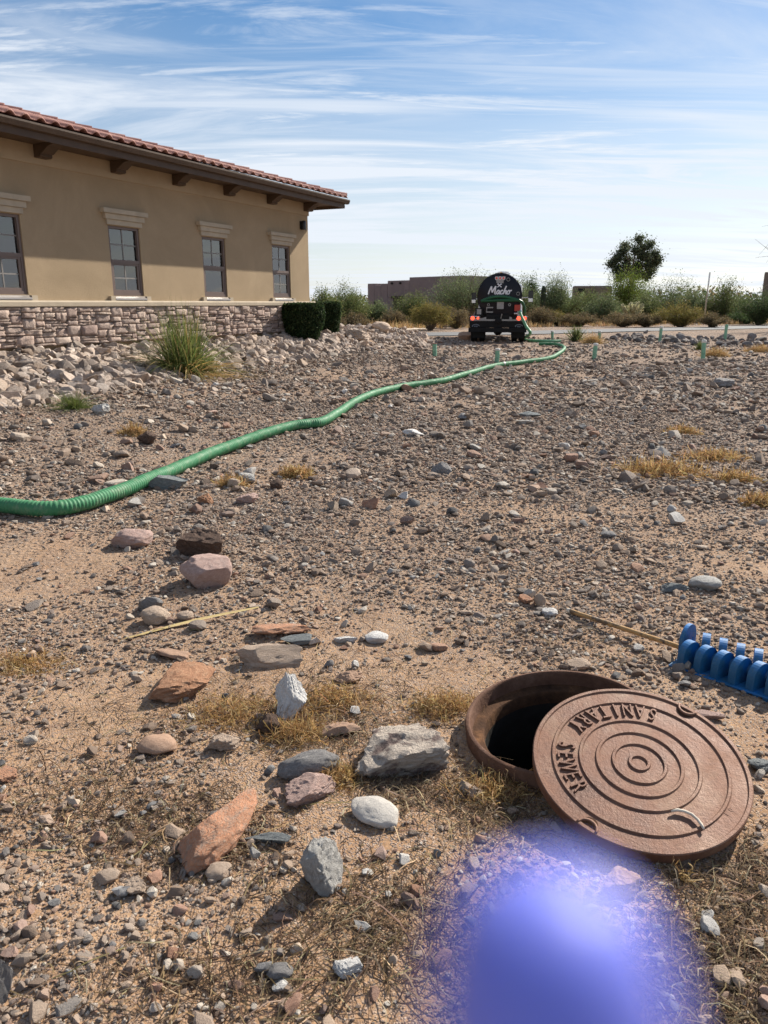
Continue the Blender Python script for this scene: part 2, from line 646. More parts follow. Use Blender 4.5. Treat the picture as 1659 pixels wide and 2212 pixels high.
def ico(sub):
    if sub not in _ico:
        bm = bmesh.new()
        bmesh.ops.create_icosphere(bm, subdivisions=sub, radius=1)
        _ico[sub] = (np.array([v.co[:] for v in bm.verts]), np.array([[v.index for v in f.verts] for f in bm.faces]))
        bm.free()
    v, f = _ico[sub]
    return v.copy(), f


def rock_shape(seed, sub=3, cuts=7, depth=(.45, .85), noise=.12, nscale=1.6, fine=.03):
    g = np.random.default_rng(seed)
    v, f = ico(sub)
    v *= (1 + noise * 1.3 * fbm3(v * nscale + seed % 97, 3, seed % 1000))[:, None]
    for _ in range(cuts):
        d = g.normal(size=3); d /= np.linalg.norm(d)
        k = g.uniform(*depth)
        over = np.maximum(0, v @ d - k)
        v -= over[:, None] * d * .985
    nn = v / np.maximum(1e-6, np.linalg.norm(v, axis=1))[:, None]
    v += nn * (noise * .35 * fbm3(v * nscale * 1.7 + seed % 89, 3, seed % 991))[:, None]
    if fine:
        v += nn * (fine * fbm3(v * nscale * 4 + seed % 31, 3, seed % 777))[:, None]
        v -= nn * (fine * .9 * np.abs(fbm3(v * nscale * 2.4 + seed % 53, 3, seed % 613)))[:, None]
    lo, hi = v.min(0), v.max(0)
    return (v - (lo + hi) / 2) / (hi - lo), f        # unit box, centred


def rock_mesh(name, seed, mat, flat=False, **kw):
    v, f = rock_shape(seed, **kw)
    me = np_mesh(name, v, f, mat, link_it=False)
    me.shade_smooth()
    if flat:
        me.set_sharp_from_angle(angle=R(flat))
    return me


# rocks one can single out, measured in the survey picture: centre x, centre y, width, height
KIND = {
    'round': dict(sub=5, cuts=6, depth=(.70, .95), noise=.17, nscale=1.3, fine=.05),
    'smooth': dict(sub=4, cuts=5, depth=(.68, .95), noise=.2, nscale=1.2, fine=.02),
    'ang': dict(sub=5, cuts=12, depth=(.42, .78), noise=.22, nscale=1.9, fine=.12),
    'rough': dict(sub=5, cuts=8, depth=(.42, .75), noise=.12, nscale=2.0, fine=.11),
    'slab': dict(sub=4, cuts=13, depth=(.36, .75), noise=.2, nscale=1.8, fine=.10),
}
HERO = [
    (287, 1159, 86, 60, 'pink', 'round', 'pinkish brown rounded rock alone on bare dirt below the green hose'),
    (440, 1180, 102, 56, 'choc', 'ang', 'dark chocolate brown rock behind the big pink boulder'),
    (447, 1232, 112, 96, 'pink', 'round', 'big pinkish tan rounded boulder against a dark brown rock'),
    (322, 1305, 66, 46, 'grey', 'slab', 'flat grey stone half hidden behind a rounded tan stone'),
    (338, 1328, 62, 52, 'tan', 'round', 'rounded tan speckled stone leaning on a flat grey stone'),
    (400, 1328, 36, 28, 'tan', 'round', 'small tan pebble beside the rounded tan speckled stone'),
    (397, 1466, 136, 92, 'orange', 'ang', 'orange tan angular boulder with cracked faces'),
    (370, 1412, 82, 34, 'brownsm', 'slab', 'flat brown stone behind the orange angular boulder'),
    (607, 1360, 122, 42, 'red', 'slab', 'flat reddish grey slab above the notched tan slab'),
    (585, 1412, 138, 66, 'tan', 'slab', 'tan angular slab with a notched edge'),
    (640, 1382, 66, 26, 'slate', 'slab', 'small greenish grey stone between two flat slabs'),
    (628, 1503, 78, 96, 'white', 'ang', 'white upright pointed rock in dry grass'),
    (583, 1562, 54, 60, 'choc', 'rough', 'pitted dark brown rock below the white upright rock'),
    (490, 1600, 64, 58, 'tan', 'ang', 'tan and white pointed rock with a rusty face'),
    (342, 1606, 86, 50, 'brownsm', 'smooth', 'smooth reddish brown oval stone on dark gravel'),
    (858, 1608, 204, 122, 'patchy', 'ang', 'largest grey boulder with pale patches beside the manhole'),
    (668, 1660, 132, 46, 'grey', 'round', 'low grey brown rock behind the pinkish grey rock'),
    (672, 1692, 110, 84, 'pink', 'rough', 'pinkish grey rough rock in front of a low grey rock'),
    (810, 1750, 108, 74, 'cream', 'smooth', 'smooth cream white stone shaped like an egg'),
    (465, 1775, 128, 150, 'red', 'ang', 'orange red wedge shaped rock with a pointed end'),
    (478, 1833, 36, 36, 'brownsm', 'round', 'small brown stone at the foot of the red wedge'),
    (473, 1880, 56, 42, 'tan', 'smooth', 'small pinkish oblong stone below the red wedge'),
    (695, 1870, 82, 128, 'rough', 'rough', 'rough grey block of crumbly rock standing in straw'),
    (750, 1463, 64, 32, 'brownsm', 'ang', 'brown angular stone uphill from the white upright rock'),
    (1020, 1702, 54, 44, 'tan', 'ang', 'tan stone lying against the rusty manhole ring'),
    (14, 1672, 50, 42, 'red', 'ang', 'reddish orange stone at the far side from the manhole'),
    (362, 1042, 82, 38, 'slate', 'slab', 'greenish dark slate slab touching the green hose'),
    (952, 1013, 46, 32, 'grey', 'slab', 'dark grey oblong stone alone on open gravel'),
    (535, 1076, 46, 30, 'pink', 'ang', 'pink angular stone near small golden grass'),
    (446, 1078, 32, 28, 'orange', 'ang', 'small orange stone below the slate slab'),
    (533, 1035, 36, 30, 'rough', 'ang', 'pale grey angular stone near the golden grass clump'),
    (597, 1048, 26, 26, 'choc', 'round', 'small dark stone standing at the golden grass'),
    (895, 936, 48, 20, 'white', 'slab', 'flat whitish stone below the middle of the hose'),
    (1140, 895, 56, 16, 'slate', 'slab', 'flat dark stone on open gravel beside a pale slab'),
    (1135, 912, 46, 12, 'cream', 'slab', 'flat pale slab in front of a flat dark stone'),
    (1560, 828, 46, 26, 'grey', 'ang', 'dark grey pointed stone on open gravel near a green pipe'),
    (318, 948, 42, 34, 'choc', 'ang', 'brown leaning rock beside golden weeds near the bed'),
    (218, 884, 38, 28, 'rough', 'ang', 'grey rock among low green weeds'),
    (605, 2096, 56, 46, 'grey', 'smooth', 'grey wedge pebble on bare dirt with a curled straw'),
    (752, 2090, 64, 46, 'white', 'rough', 'white crumbly stone on bare dirt'),
    (813, 1378, 50, 30, 'white', 'smooth', 'oval whitish stone above the boulder with pale patches'),
    (747, 1381, 54, 24, 'white', 'slab', 'flat oblong pale stone next to the oval whitish stone'),
    (1521, 1260, 68, 28, 'rough', 'smooth', 'flat grey oval stone on gravel uphill from the blue tool'),
    (1455, 1268, 60, 26, 'slate', 'slab', 'thin tilted slate stone beside a flat grey oval stone'),
    (1135, 1296, 34, 26, 'red', 'ang', 'reddish stone near the tip of the pole'),
    (1165, 1298, 26, 40, 'tan', 'smooth', 'oblong tan stone between two stones near the pole tip'),
    (1187, 1322, 34, 26, 'white', 'round', 'whitish round stone at the tip of the pole'),
    (8, 2130, 46, 112, 'grey', 'slab', 'long grey slab half bare on the dirt'),
    (1532, 1543, 62, 28, 'pink', 'slab', 'pinkish flat stone between the lid and the blue tool'),
    (1643, 1650, 60, 36, 'slate', 'ang', 'dark grey stone beside the rusty lid'),
    (580, 1813, 104, 24, 'slate', 'slab', 'thin dark slate sliver between the red wedge and the rough block'),
    (292, 1912, 54, 46, 'tan', 'ang', 'tan blocky stone among loose pebbles'),
    (232, 1890, 52, 36, 'tan', 'smooth', 'pale yellow rounded stone next to a tan blocky stone'),
    (1205, 1475, 44, 24, 'white', 'smooth', 'oblong grey white stone behind the manhole ring'),
    (1250, 1435, 50, 26, 'tan', 'round', 'tan rounded stone behind the manhole ring'),
    (395, 1795, 0, 0, None, None, None),
    (1340, 1905, 84, 62, 'brownsm', 'ang', 'brown stone in front of the rusty lid'),
    (735, 1575, 90, 40, 'brownsm', 'slab', 'brown half buried rock against the largest boulder'),
    (822, 709, 40, 24, 'tan', 'round', 'large tan rounded boulder beyond the end of the rock bed'),
    (772, 727, 56, 28, 'bedhero', 'ang', 'large wedge shaped boulder standing in the rock bed'),
    (1016, 728, 56, 24, 'brownsm', 'slab', 'low flat topped brown boulder beside the truck wheels'),
]
M['bedhero'] = M['tan']
hero_xy = []
for i, (hx, hy, w, h, mk, kd, lab) in enumerate(HERO):
    if not mk: continue
    p = hit(hx, hy + h * .30)
    d = depth_of(p)
    Wm, Hm = w * d / FPX, h * d / FPX
    th = math.atan2(EYE - p.z, math.hypot(p.x, p.y))
    flat = .45 if kd == 'slab' else .8
    dep = min(flat * 1.15 * Wm, Hm / max(.05, math.sin(th)) * .72)
    hz_ = max((.22 if kd == 'slab' else .42) * Wm, (Hm - dep * math.sin(th) * .75) / math.cos(th))
    if h > w * 1.15: dep = Wm * .9; hz_ = max(.5 * Wm, (Hm - dep * math.sin(th) * .75) / math.cos(th))
    me = rock_mesh('rock', (100 + i * 13) if not lab.startswith('largest grey') else 3333, M[mk], flat=(35 if kd in ('ang', 'slab', 'rough') else False), **KIND[kd])
    o = bpy.data.objects.new('boulder' if w > 95 or hy < 740 else 'rock', me)
    link(o)
    o.location = (p.x, p.y, p.z + hz_ * .33)
    o.scale = (Wm * 1.04, dep * 1.04, hz_ * 1.05)
    o.rotation_euler = (random.uniform(-.12, .12), random.uniform(-.12, .12), random.uniform(-.25, .25))
    tag(o, lab, 'rock')
    hero_xy.append((p.x, p.y, max(Wm, dep) * .5))
    if lab.startswith('dark chocolate'): o.scale.z *= 1.6; o.location.z += hz_ * .15
    if lab.startswith('rough grey block'): o.scale = (o.scale.x * 1.12, o.scale.y * 1.3, o.scale.z * 1.1)
    if lab.startswith('orange red wedge'):
        v, f = rock_shape(4242, sub=5, cuts=8, depth=(.5, .85), noise=.2, nscale=1.7, fine=.08)
        # long wedge: blunt at the near end, drawn out to a point at the far end
        yy = v[:, 1] + .5
        v[:, 0] *= (1.05 - .5 * yy); v[:, 2] *= (1.0 - .3 * yy)
        v[:, 0] += .05 * yy
        o.data.vertices.foreach_set('co', v.astype(np.float32).ravel()); o.data.update()
        o.scale = (.20, .34, .12); o.rotation_euler = (.16, 0, -.50)
        o.location = (p.x + .01, p.y + .01, p.z + .045)
    if lab.startswith('largest grey'):
        o.rotation_euler = (.1, -.14, .12)
    if lab.startswith('smooth cream'):
        o.rotation_euler = (0, .05, -.62); o.scale = (Wm * 1.12, dep * .95, hz_ * .9)
    if lab.startswith('white upright'):
        v = np.array([q.co[:] for q in o.data.vertices]); k = v[:, 2] + .5
        v[:, :2] *= (1.3 - .85 * k)[:, None]
        o.data.vertices.foreach_set('co', v.astype(np.float32).ravel()); o.data.update()
        o.scale.z *= 1.25; o.location.z += .015
HX = np.array(hero_xy)

# the bed of broken rock below the house: the largest as rocks of their own
bed_meshes = [rock_mesh('bed_rock', 900 + k, M['bed'], flat=25, sub=3, cuts=12, depth=(.32, .72), noise=.10, nscale=1.6, fine=.02) for k in range(14)]
border_meshes = [rock_mesh('border_rock', 950 + k, M['border'], flat=25, sub=2, cuts=11, depth=(.32, .72), noise=.1, nscale=1.6, fine=0) for k in range(8)]


def put_rock(name, me, x, y, size, g, squash=.62, sink=.30):
    o = bpy.data.objects.new(name, me); link(o)
    s = size * np.array([g.uniform(.9, 1.25), g.uniform(.7, 1.0), g.uniform(.5, .85)])
    o.scale = s
    o.rotation_euler = (g.uniform(-.45, .45), g.uniform(-.45, .45), g.uniform(0, 6.28))
    o.location = (x, y, gz(x, y) + s[2] * (.5 - sink))
    return o


g = np.random.default_rng(21)
cand = []
while len(cand) < 2300:
    tt = 6.5 + 25 * g.random() ** 1.15
    e = float(bed_edge(tt))
    lo_ = -5.0 if tt > 20.6 else 0.12
    s_ = g.uniform(lo_, e + .12)
    if tt > 20.6 and s_ < -1.0 - .42 * (tt - 20.6): continue
    q = tt * U2 + (s_ - WD) * N2
    size = g.uniform(.11, .29) * (1.35 if g.random() < .15 else 1)
    cand.append((size / (math.hypot(*q)), size, q, tt, s_))
cand.sort(key=lambda c: -c[0])
for k, (_, size, q, tt, s_) in enumerate(cand[:300]):
    o = put_rock('bed_rock', bed_meshes[k % 14], q[0], q[1], size, g)
    tag(o, 'broken tan and pink rock in the bed below the stone faced wall', 'rock', 'broken rocks in the bed along the house')
bed_rest = cand[300:]

# band of dark rocks between the gravel and the road
g = np.random.default_rng(33)
nb = 0
while nb < 130:
    k = g.random()
    px_ = 1320 + 360 * k + g.normal() * 6
    py_ = 731 + 10 * k + g.normal() * 4.0 * (1 + k)
    p = hit(px_, py_)
    o = put_rock('border_rock', border_meshes[nb % 8], p.x, p.y, g.uniform(.15, .40), g)
    tag(o, 'broken grey rock in the band of rocks between gravel and road', 'rock', 'rocks in the band beside the road')
    nb += 1

# loose stones on the open ground, one by one
st_defs = [('pale grey', [(.34, .33, .31), (.47, .45, .42), (.60, .57, .53)], (.3, .27, .25)),
           ('dark grey', [(.13, .125, .12), (.20, .19, .185), (.27, .26, .25)], (.1, .1, .1)),
           ('reddish brown', [(.26, .15, .11), (.36, .22, .16), (.44, .30, .23)], (.2, .12, .09)),
           ('tan', [(.36, .28, .21), (.46, .37, .285), (.55, .46, .37)], (.28, .2, .15))]
g = np.random.default_rng(55)
for si, (nm, cols, sp) in enumerate(st_defs):
    mt = rock_mat('stone_' + nm.replace(' ', '_'), cols, sp, 3.5, .35)
    ms = [rock_mesh('stone', 1200 + si * 20 + k, mt, flat=28, sub=3, cuts=8 + 2 * (k % 4), depth=(.38, .8), noise=.16, nscale=1.6, fine=.04) for k in range(5)]
    n_ok = 0
    while n_ok < 74:
        if g.random() < .62:
            px_, py_ = g.uniform(-30, 1690), g.uniform(1230, 2200)
            if px_ < 420 and 1180 < py_ < 1700 and g.random() < .7: continue
        else:
            px_, py_ = g.uniform(-20, 1690), 800 + 480 * g.random() ** 1.5
        p = hit(px_, py_)
        sx = p.x * N2[0] + p.y * N2[1] + WD
        if sx < float(bed_edge(p.x * U2[0] + p.y * U2[1])) + .2: continue
        if np.hypot(p.x - RING_C[0], p.y - RING_C[1]) < .42 or np.hypot(p.x - .81, p.y - 2.12) < .42: continue
        if (np.hypot(HX[:, 0] - p.x, HX[:, 1] - p.y) < HX[:, 2] * .9).any(): continue
        d = math.hypot(p.x, p.y)
        size = (g.uniform(.018, .05) if d < 5 else g.uniform(.05, .13)) * (1 + .012 * d)
        o = put_rock('stone', ms[n_ok % 5], p.x, p.y, size, g, sink=.2)
        tag(o, nm + ' stone lying loose on the open gravel', 'stone', nm + ' stones scattered on the gravel')
        n_ok += 1

# ------------------------------------------------------------------ gravel (uncountable): points that carry small stones
peb_col = bpy.data.collections.new('gravel_shapes')
for k in range(10):
    me = rock_mesh('gravel_shape', 2000 + k, M['gravel'], flat=28, sub=2, cuts=6 + k % 5, depth=(.35, .8), noise=.08, nscale=1.5, fine=0)
    peb_col.objects.link(bpy.data.objects.new('gravel_shape_%02d' % k, me))
bedsm_col = bpy.data.collections.new('bed_shapes')
for k in range(8):
    me = rock_mesh('bed_shape', 2100 + k, M['bed'], flat=25, sub=2, cuts=11, depth=(.32, .72), noise=.1, nscale=1.6, fine=0)
    bedsm_col.objects.link(bpy.data.objects.new('bed_shape_%02d' % k, me))


def scatter(name, P, rot, scl, coll, label):
    n = len(P)
    me = bpy.data.meshes.new(name)
    me.vertices.add(n); me.vertices.foreach_set('co', np.asarray(P, np.float32).ravel())
    for an, arr in (('rot', rot), ('scl', scl)):
        a = me.attributes.new(an, 'FLOAT_VECTOR', 'POINT')
        a.data.foreach_set('vector', np.asarray(arr, np.float32).ravel())
    a = me.attributes.new('pick', 'INT', 'POINT')
    a.data.foreach_set('value', np.random.default_rng(n).integers(0, len(coll.objects), n).astype(np.int32))
    o = bpy.data.objects.new(name, me); link(o)
    ng = bpy.data.node_groups.new(name, 'GeometryNodeTree')
    ng.interface.new_socket('Geometry', in_out='INPUT', socket_type='NodeSocketGeometry')
    ng.interface.new_socket('Geometry', in_out='OUTPUT', socket_type='NodeSocketGeometry')
    N, L = ng.nodes, ng.links
    gi, go = N.new('NodeGroupInput'), N.new('NodeGroupOutput')
    ci = N.new('GeometryNodeCollectionInfo')
    ci.inputs['Collection'].default_value = coll
    ci.inputs['Separate Children'].default_value = True
    ci.inputs['Reset Children'].default_value = True
    iop = N.new('GeometryNodeInstanceOnPoints')
    iop.inputs['Pick Instance'].default_value = True

    def attr(nm, ty):
        q = N.new('GeometryNodeInputNamedAttribute'); q.data_type = ty
        q.inputs['Name'].default_value = nm
        return q.outputs['Attribute']
    L.new(gi.outputs[0], iop.inputs['Points'])
    L.new(ci.outputs[0], iop.inputs['Instance'])
    L.new(attr('pick', 'INT'), iop.inputs['Instance Index'])
    e2r = N.new('FunctionNodeEulerToRotation')
    L.new(attr('rot', 'FLOAT_VECTOR'), e2r.inputs[0])
    L.new(e2r.outputs[0], iop.inputs['Rotation'])
    L.new(attr('scl', 'FLOAT_VECTOR'), iop.inputs['Scale'])
    L.new(iop.outputs[0], go.inputs[0])
    md = o.modifiers.new('scatter', 'NODES'); md.node_group = ng
    tag(o, label, 'gravel', None, 'stuff')
    return o


def sample_band(d0, d1, n, spread=.66, g=None):
    d = np.sqrt(g.uniform(d0 ** 2, d1 ** 2, n))
    a = g.uniform(-spread, spread, n)
    return d * np.sin(a), d * np.cos(a)


g = np.random.default_rng(77)
bands = [(1.0, 3.2, 60000, .0050), (1.0, 3.4, 12000, .011), (3.2, 6.5, 140000, .0074), (3.2, 7.5, 9000, .020), (6.5, 12, 130000, .0135), (6.5, 14, 7000, .035), (12, 22, 80000, .026), (12, 24, 5000, .06), (22, 37, 26000, .045)]
PP, RR, SS = [], [], []
for d0, d1, n, s0 in bands:
    x, y = sample_band(d0, d1, n, .70, g)
    # gravel lies in drifts: thin on the bare dirt patches
    dn = vnoise(x * .9, y * .9, 41) + .6 * vnoise(x * 2.7, y * 2.7, 42)
    bare = np.exp(-(((x + 1.25) / .75) ** 2 + ((y - 3.3) / 1.0) ** 2)) + 1.1 * np.exp(-(((x + 2.0) / .9) ** 2 + ((y - 4.5) / .55) ** 2)) + .8 * np.exp(-(((x + .1) / .5) ** 2 + ((y - 1.5) / .25) ** 2)) + .6 * np.exp(-(((x - 1.3) / .35) ** 2 + ((y - 3.35) / .25) ** 2))
    keep = g.random(n) < np.clip((.58 if d0 < 3 else .74) + 1.15 * dn - .85 * bare, .08, 1)
    s = x * N2[0] + y * N2[1] + WD; tt = x * U2[0] + y * U2[1]
    keep &= s > bed_edge(tt) - .1
    keep &= (np.hypot(x - RING_C[0], y - RING_C[1]) > .37)
    keep &= ~((np.hypot(x - .815, y - 2.1) < .22))
    x, y = x[keep], y[keep]
    m = len(x)
    size = s0 * np.exp(g.normal(0, .55, m))
    size = np.clip(size, s0 * .4, s0 * 4)
    sc3 = size[:, None] * np.stack([g.uniform(.9, 1.6, m), g.uniform(.8, 1.2, m), g.uniform(.4, .9, m)], -1)
    z = ground_z(x, y) + sc3[:, 2] * .30
    PP.append(np.stack([x, y, z], -1)); SS.append(sc3)
    RR.append(np.stack([g.normal(0, .25, m), g.normal(0, .25, m), g.uniform(0, 6.28, m)], -1))
scatter('gravel', np.concatenate(PP), np.concatenate(RR), np.concatenate(SS), peb_col, 'loose grey brown and tan gravel covering the open ground')
# small broken rock filling the bed
m = 5600
tt = np.concatenate([np.array([c[3] for c in bed_rest]), 5.5 + 26 * g.random(m)])
s_ = np.concatenate([np.array([c[4] for c in bed_rest]), np.zeros(m)])
sz = np.concatenate([np.array([c[1] for c in bed_rest]), g.uniform(.06, .16, m)])
e = bed_edge(tt[-m:])
lo_ = np.where(tt[-m:] > 20.6, -5.0, .08)
s_[-m:] = lo_ + (e + .15 - lo_) * g.random(m)
ok = (tt < 20.6) | (s_ > -1.0 - .42 * (tt - 20.6))
tt, s_, sz = tt[ok], s_[ok], sz[ok]
q = tt[:, None] * U2 + (s_ - WD)[:, None] * N2
m = len(tt)
sc3 = sz[:, None] * np.stack([g.uniform(.9, 1.3, m), g.uniform(.7, 1.1, m), g.uniform(.5, .9, m)], -1)
scatter('bed_rubble', np.stack([q[:, 0], q[:, 1], ground_z(q[:, 0], q[:, 1]) + sc3[:, 2] * .2], -1), np.stack([g.normal(0, .4, m), g.normal(0, .4, m), g.uniform(0, 6.28, m)], -1), sc3, bedsm_col, 'small broken rock filling the bed along the house')

# ------------------------------------------------------------------ house
t = NT('stucco', .92, .15)
n = t.noise(.8, 6, .68, .6); n2 = t.noise(70, 3, .7)
t.color(t.mixc(t.maprange(n2, .35, .7, 0, .35), t.ramp(n, [(.28, (.325, .245, .155)), (.72, (.43, .325, .21))]), (.285, .21, .13)))
t.bump(t.math('ADD', n2, t.math('MULTIPLY', t.noise(160, 2), .5)), .7, .012)
M['stucco'] = t.m
t = NT('stucco_trim', .9, .15)
n2 = t.noise(70, 3, .7)
t.color(t.ramp(t.noise(2, 4), [(.3, (.36, .275, .18)), (.7, (.42, .325, .22))]))
t.bump(n2, .5, .008)
M['trim'] = t.m
M['cap'] = plain('cast_stone', (.42, .35, .26), .85, .2, 0, .1, 4, .4, 80)
M['eave'] = plain('brown_eave_paint', (.075, .047, .030), .6, .3, 0, .15, 3, .2, 30)
M['bronze'] = plain('window_bronze', (.13, .09, .075), .45, .5, 0, .08, 3)
M['muntin'] = plain('muntin_grey', (.20, .185, .17), .5, .4)
M['foundation'] = plain('painted_footing', (.27, .20, .125), .9, .2, 0, .12, 2, .5, 60)
M['mortar'] = plain('mortar', (.24, .19, .16), .95, .1, 0, .2, 20, .6, 80)
M['metal_sill'] = plain('sill_metal', (.42, .39, .37), .35, .6, .6, .05)
M['black'] = plain('black_paint', (.012, .012, .013), .4, .5, 0, .2)
t = NT('roof_clay', .75, .25)
rr_ = t.objrand(); nn_ = t.noise(7, 5, .7)
t.color(t.mixc(t.maprange(nn_, .4, .75, 0, .5), t.ramp(rr_, [(0, (.22, .095, .08)), (.35, (.32, .155, .125)), (.65, (.40, .215, .175)), (1, (.26, .115, .095))]), (.18, .09, .078)))
t.bump(t.noise(60, 3), .25, .01)
M['clay'] = t.m
t = NT('veneer_stone', .92, .15)
rr_ = t.objrand(); nn_ = t.noise(9, 6, .7, .4)
t.color(t.mixc(t.maprange(nn_, .35, .7, 0, .75), t.ramp(rr_, [(0, (.26, .19, .165)), (.3, (.42, .315, .26)), (.55, (.50, .395, .325)), (.8, (.33, .255, .22)), (1, (.57, .46, .375))]), (.27, .205, .175)))
t.bump(t.math('ADD', nn_, t.math('MULTIPLY', t.noise(50, 4), .4)), .8, .03)
M['veneer'] = t.m
# window glass: clear with a mirror coat that grows toward grazing view
t = NT('window_glass', .03, .5)
fr = t.new('ShaderNodeFresnel'); fr.inputs['IOR'].default_value = 1.7
tr = t.new('ShaderNodeBsdfTransparent'); tr.inputs['Color'].default_value = (.86, .89, .9, 1)
gl = t.new('ShaderNodeBsdfGlossy'); gl.inputs['Roughness'].default_value = .02; gl.inputs['Color'].default_value = (.9, .9, .9, 1)
mx = t.new('ShaderNodeMixShader')
t.l.new(t.math('ADD', fr.outputs[0], .07, True), mx.inputs[0]); t.l.new(tr.outputs[0], mx.inputs[1]); t.l.new(gl.outputs[0], mx.inputs[2])
t.l.new(mx.outputs[0], t.n['Material Output'].inputs[0])
M['glass'] = t.m
M['blind'] = plain('window_blind', (.55, .56, .55), .9, .1, 0, .05, 2)
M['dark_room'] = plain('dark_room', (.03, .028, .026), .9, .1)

T0, T1 = -6.0, 19.95
house = thing('house', 'tan stucco house with red clay tile roof and stone faced base', 'house', wpt(T1, 0, .6))
HM = lambda: MB(wpt)
WIN = [3.85, 6.80, 9.75, 12.70, 15.62, 18.52]
WZ0, WZ1, WHW = 1.70, 3.05, .44
wall = HM()
edges = [T0] + sum([[c - WHW, c + WHW] for c in WIN], []) + [T1]
for i in range(0, len(edges), 2):
    wall.box(edges[i], edges[i + 1], -.25, 0, .35, 4.30)
for c in WIN:
    wall.box(c - WHW, c + WHW, -.25, 0, .35, WZ0)
    wall.box(c - WHW, c + WHW, -.25, 0, WZ1, 4.30)
wall.build('wall', M['stucco'], house)
back = HM()
back.box(T1 - .25, T1 - .002, -15.7, -.252, .2, 4.30); back.box(T0, T0 + .25, -15.7, -.252, .2, 4.30); back.box(T0, T1 - .002, -16, -15.702, .2, 4.30)
back.build('rear_wall', M['stucco'], house)
HM().box(T0, T1 + .006, -.05, .035, .30, .80).build('footing', M['foundation'], house)
HM().box(T0, T1 + .03, -.2, .03, 3.93, 4.252).build('frieze_band', M['trim'], house, bevel=.006)
HM().prism([(-.05, 1.485), (.13, 1.485), (.14, 1.50), (.14, 1.57), (.11, 1.60), (-.05, 1.60)], T0, T1 + .12).build('stone_cap', M['cap'], house)

for wi, c in enumerate(WIN):
    wp_ = wpt(c, 0, WZ0)
    w = bpy.data.objects.new('window', None); link(w, house); w.empty_display_size = .1
    w.matrix_parent_inverse = Matrix.Translation(-house.location); w.location = wp_
    class WB(MB):
        pass
    def wb():
        return MB(wpt)
    b = wb()
    f0, f1 = -.10, -.025
    b.box(c - WHW, c - WHW + .055, f0, f1, WZ0, WZ1); b.box(c + WHW - .055, c + WHW, f0, f1, WZ0, WZ1)
    b.box(c - WHW + .055, c + WHW - .055, f0, f1 - .001, WZ1 - .05, WZ1); b.box(c - WHW + .055, c + WHW - .055, f0, f1 - .001, WZ0, WZ0 + .06)
    b.build('frame', M['bronze'], w)
    b = wb()
    b.box(c - WHW + .055, c + WHW - .055, f0 + .004, f1 + .004, 2.34, 2.405)
    b.build('meeting_rail', M['bronze'], w)
    b = wb(); l0, l1, z0, z1 = c - WHW + .056, c + WHW - .056, WZ0 + .061, 2.339
    b.box(l0, l0 + .05, -.085, -.035, z0, z1); b.box(l1 - .05, l1, -.085, -.035, z0, z1)
    b.box(l0 + .05, l1 - .05, -.085, -.036, z0, z0 + .055); b.box(l0 + .05, l1 - .05, -.085, -.036, z1 - .04, z1)
    b.build('sash', M['bronze'], w)
    wb().box(c - WHW + .056, c + WHW - .056, -.083, -.077, 2.406, WZ1 - .051).build('pane', M['glass'], w)
    wb().box(l0 + .051, l1 - .051, -.068, -.062, z0 + .056, z1 - .041).build('pane', M['glass'], w)
    b = wb()
    b.box(c - .013, c + .013, -.0765, -.068, 2.406, WZ1 - .051)
    b.box(c - WHW + .057, c + WHW - .057, -.0765, -.069, 2.687, 2.713)
    b.build('muntin', M['muntin'], w)
    if wi != 4:
        b = wb()
        b.box(c - .013, c + .013, -.0615, -.054, z0 + .056, z1 - .041); b.box(l0 + .051, l1 - .051, -.0615, -.055, 2.037, 2.063)
        b.build('muntin', M['muntin'], w)
    wb().box(c - WHW + .02, c + WHW - .02, -.16, -.15, (WZ0 + .05) if wi != 4 else 2.37, WZ1 - .02).build('blind', M['blind'], w)
    wb().box(c - WHW + .002, c + WHW - .002, -.24, -.17, WZ0 - .0, WZ1 + .0).build('room', M['dark_room'], w)  # thin slab in a dark colour standing in for the unlit interior
    b = wb()
    b.prism([(-.02, WZ0 - .001), (-.02, WZ0 - .07), (.075, WZ0 - .085), (.075, WZ0 - .055)], c - WHW - .01, c + WHW + .01)
    b.build('sill', M['metal_sill'], w)
    b = wb()
    for sg in (-1, 1):
        b.box(c + sg * (WHW + .075) - .065, c + sg * (WHW + .075) + .065, -.01, .07, 1.6, WZ0 - .01, .004)
    b.build('sill_block', M['cap'], w)
    for z0_, z1_, hw_, pr in ((3.065, 3.165, .49, .045), (3.166, 3.275, .545, .075), (3.276, 3.365, .62, .115)):
        wb().prism([(-.02, z0_), (pr, z0_), (pr, z1_ - .004), (pr - .006, z1_), (-.02, z1_)], c - hw_, c + hw_).build('head_moulding', M['cap'], w)
for o in list(bpy.data.objects):
    if o.parent is not None and o.parent.name.startswith('window') and o.parent.parent is house:
        o.matrix_parent_inverse = Matrix.Translation(-o.parent.location)

# corbels
for c in [19.82 - 1.815 * k for k in range(8)]:
    prof = [(0.031, 4.035), (.16, 4.035), (.20, 4.050), (.20, 4.095), (.24, 4.100), (.30, 4.140), (.40, 4.200), (.52, 4.220), (.52, 4.249), (.031, 4.249)]
    HM().prism(prof, c - .13, c + .13).build('corbel', M['eave'], house, bevel=.006)
# soffit, fascia, gutter
OH = .79
s = HM(); s.box(T0 - OH, T1 + OH - .03, -16 - OH + .03, OH - .03, 4.25, 4.285); s.build('soffit', M['eave'], house)
s = HM()
s.box(T0 - OH, T1 + OH - .03, OH - .03, OH + .002, 4.17, 4.37); s.box(T1 + OH - .03, T1 + OH + .002, -16 - OH, OH - .031, 4.17, 4.37)
s.build('fascia', M['eave'], house)
s = HM()
s.prism([(OH + .003, 4.28), (OH + .075, 4.295), (OH + .105, 4.37), (OH + .105, 4.40), (OH + .003, 4.40)], T0 - OH, T1 + OH + .1)
s.build('gutter', M['eave'], house)
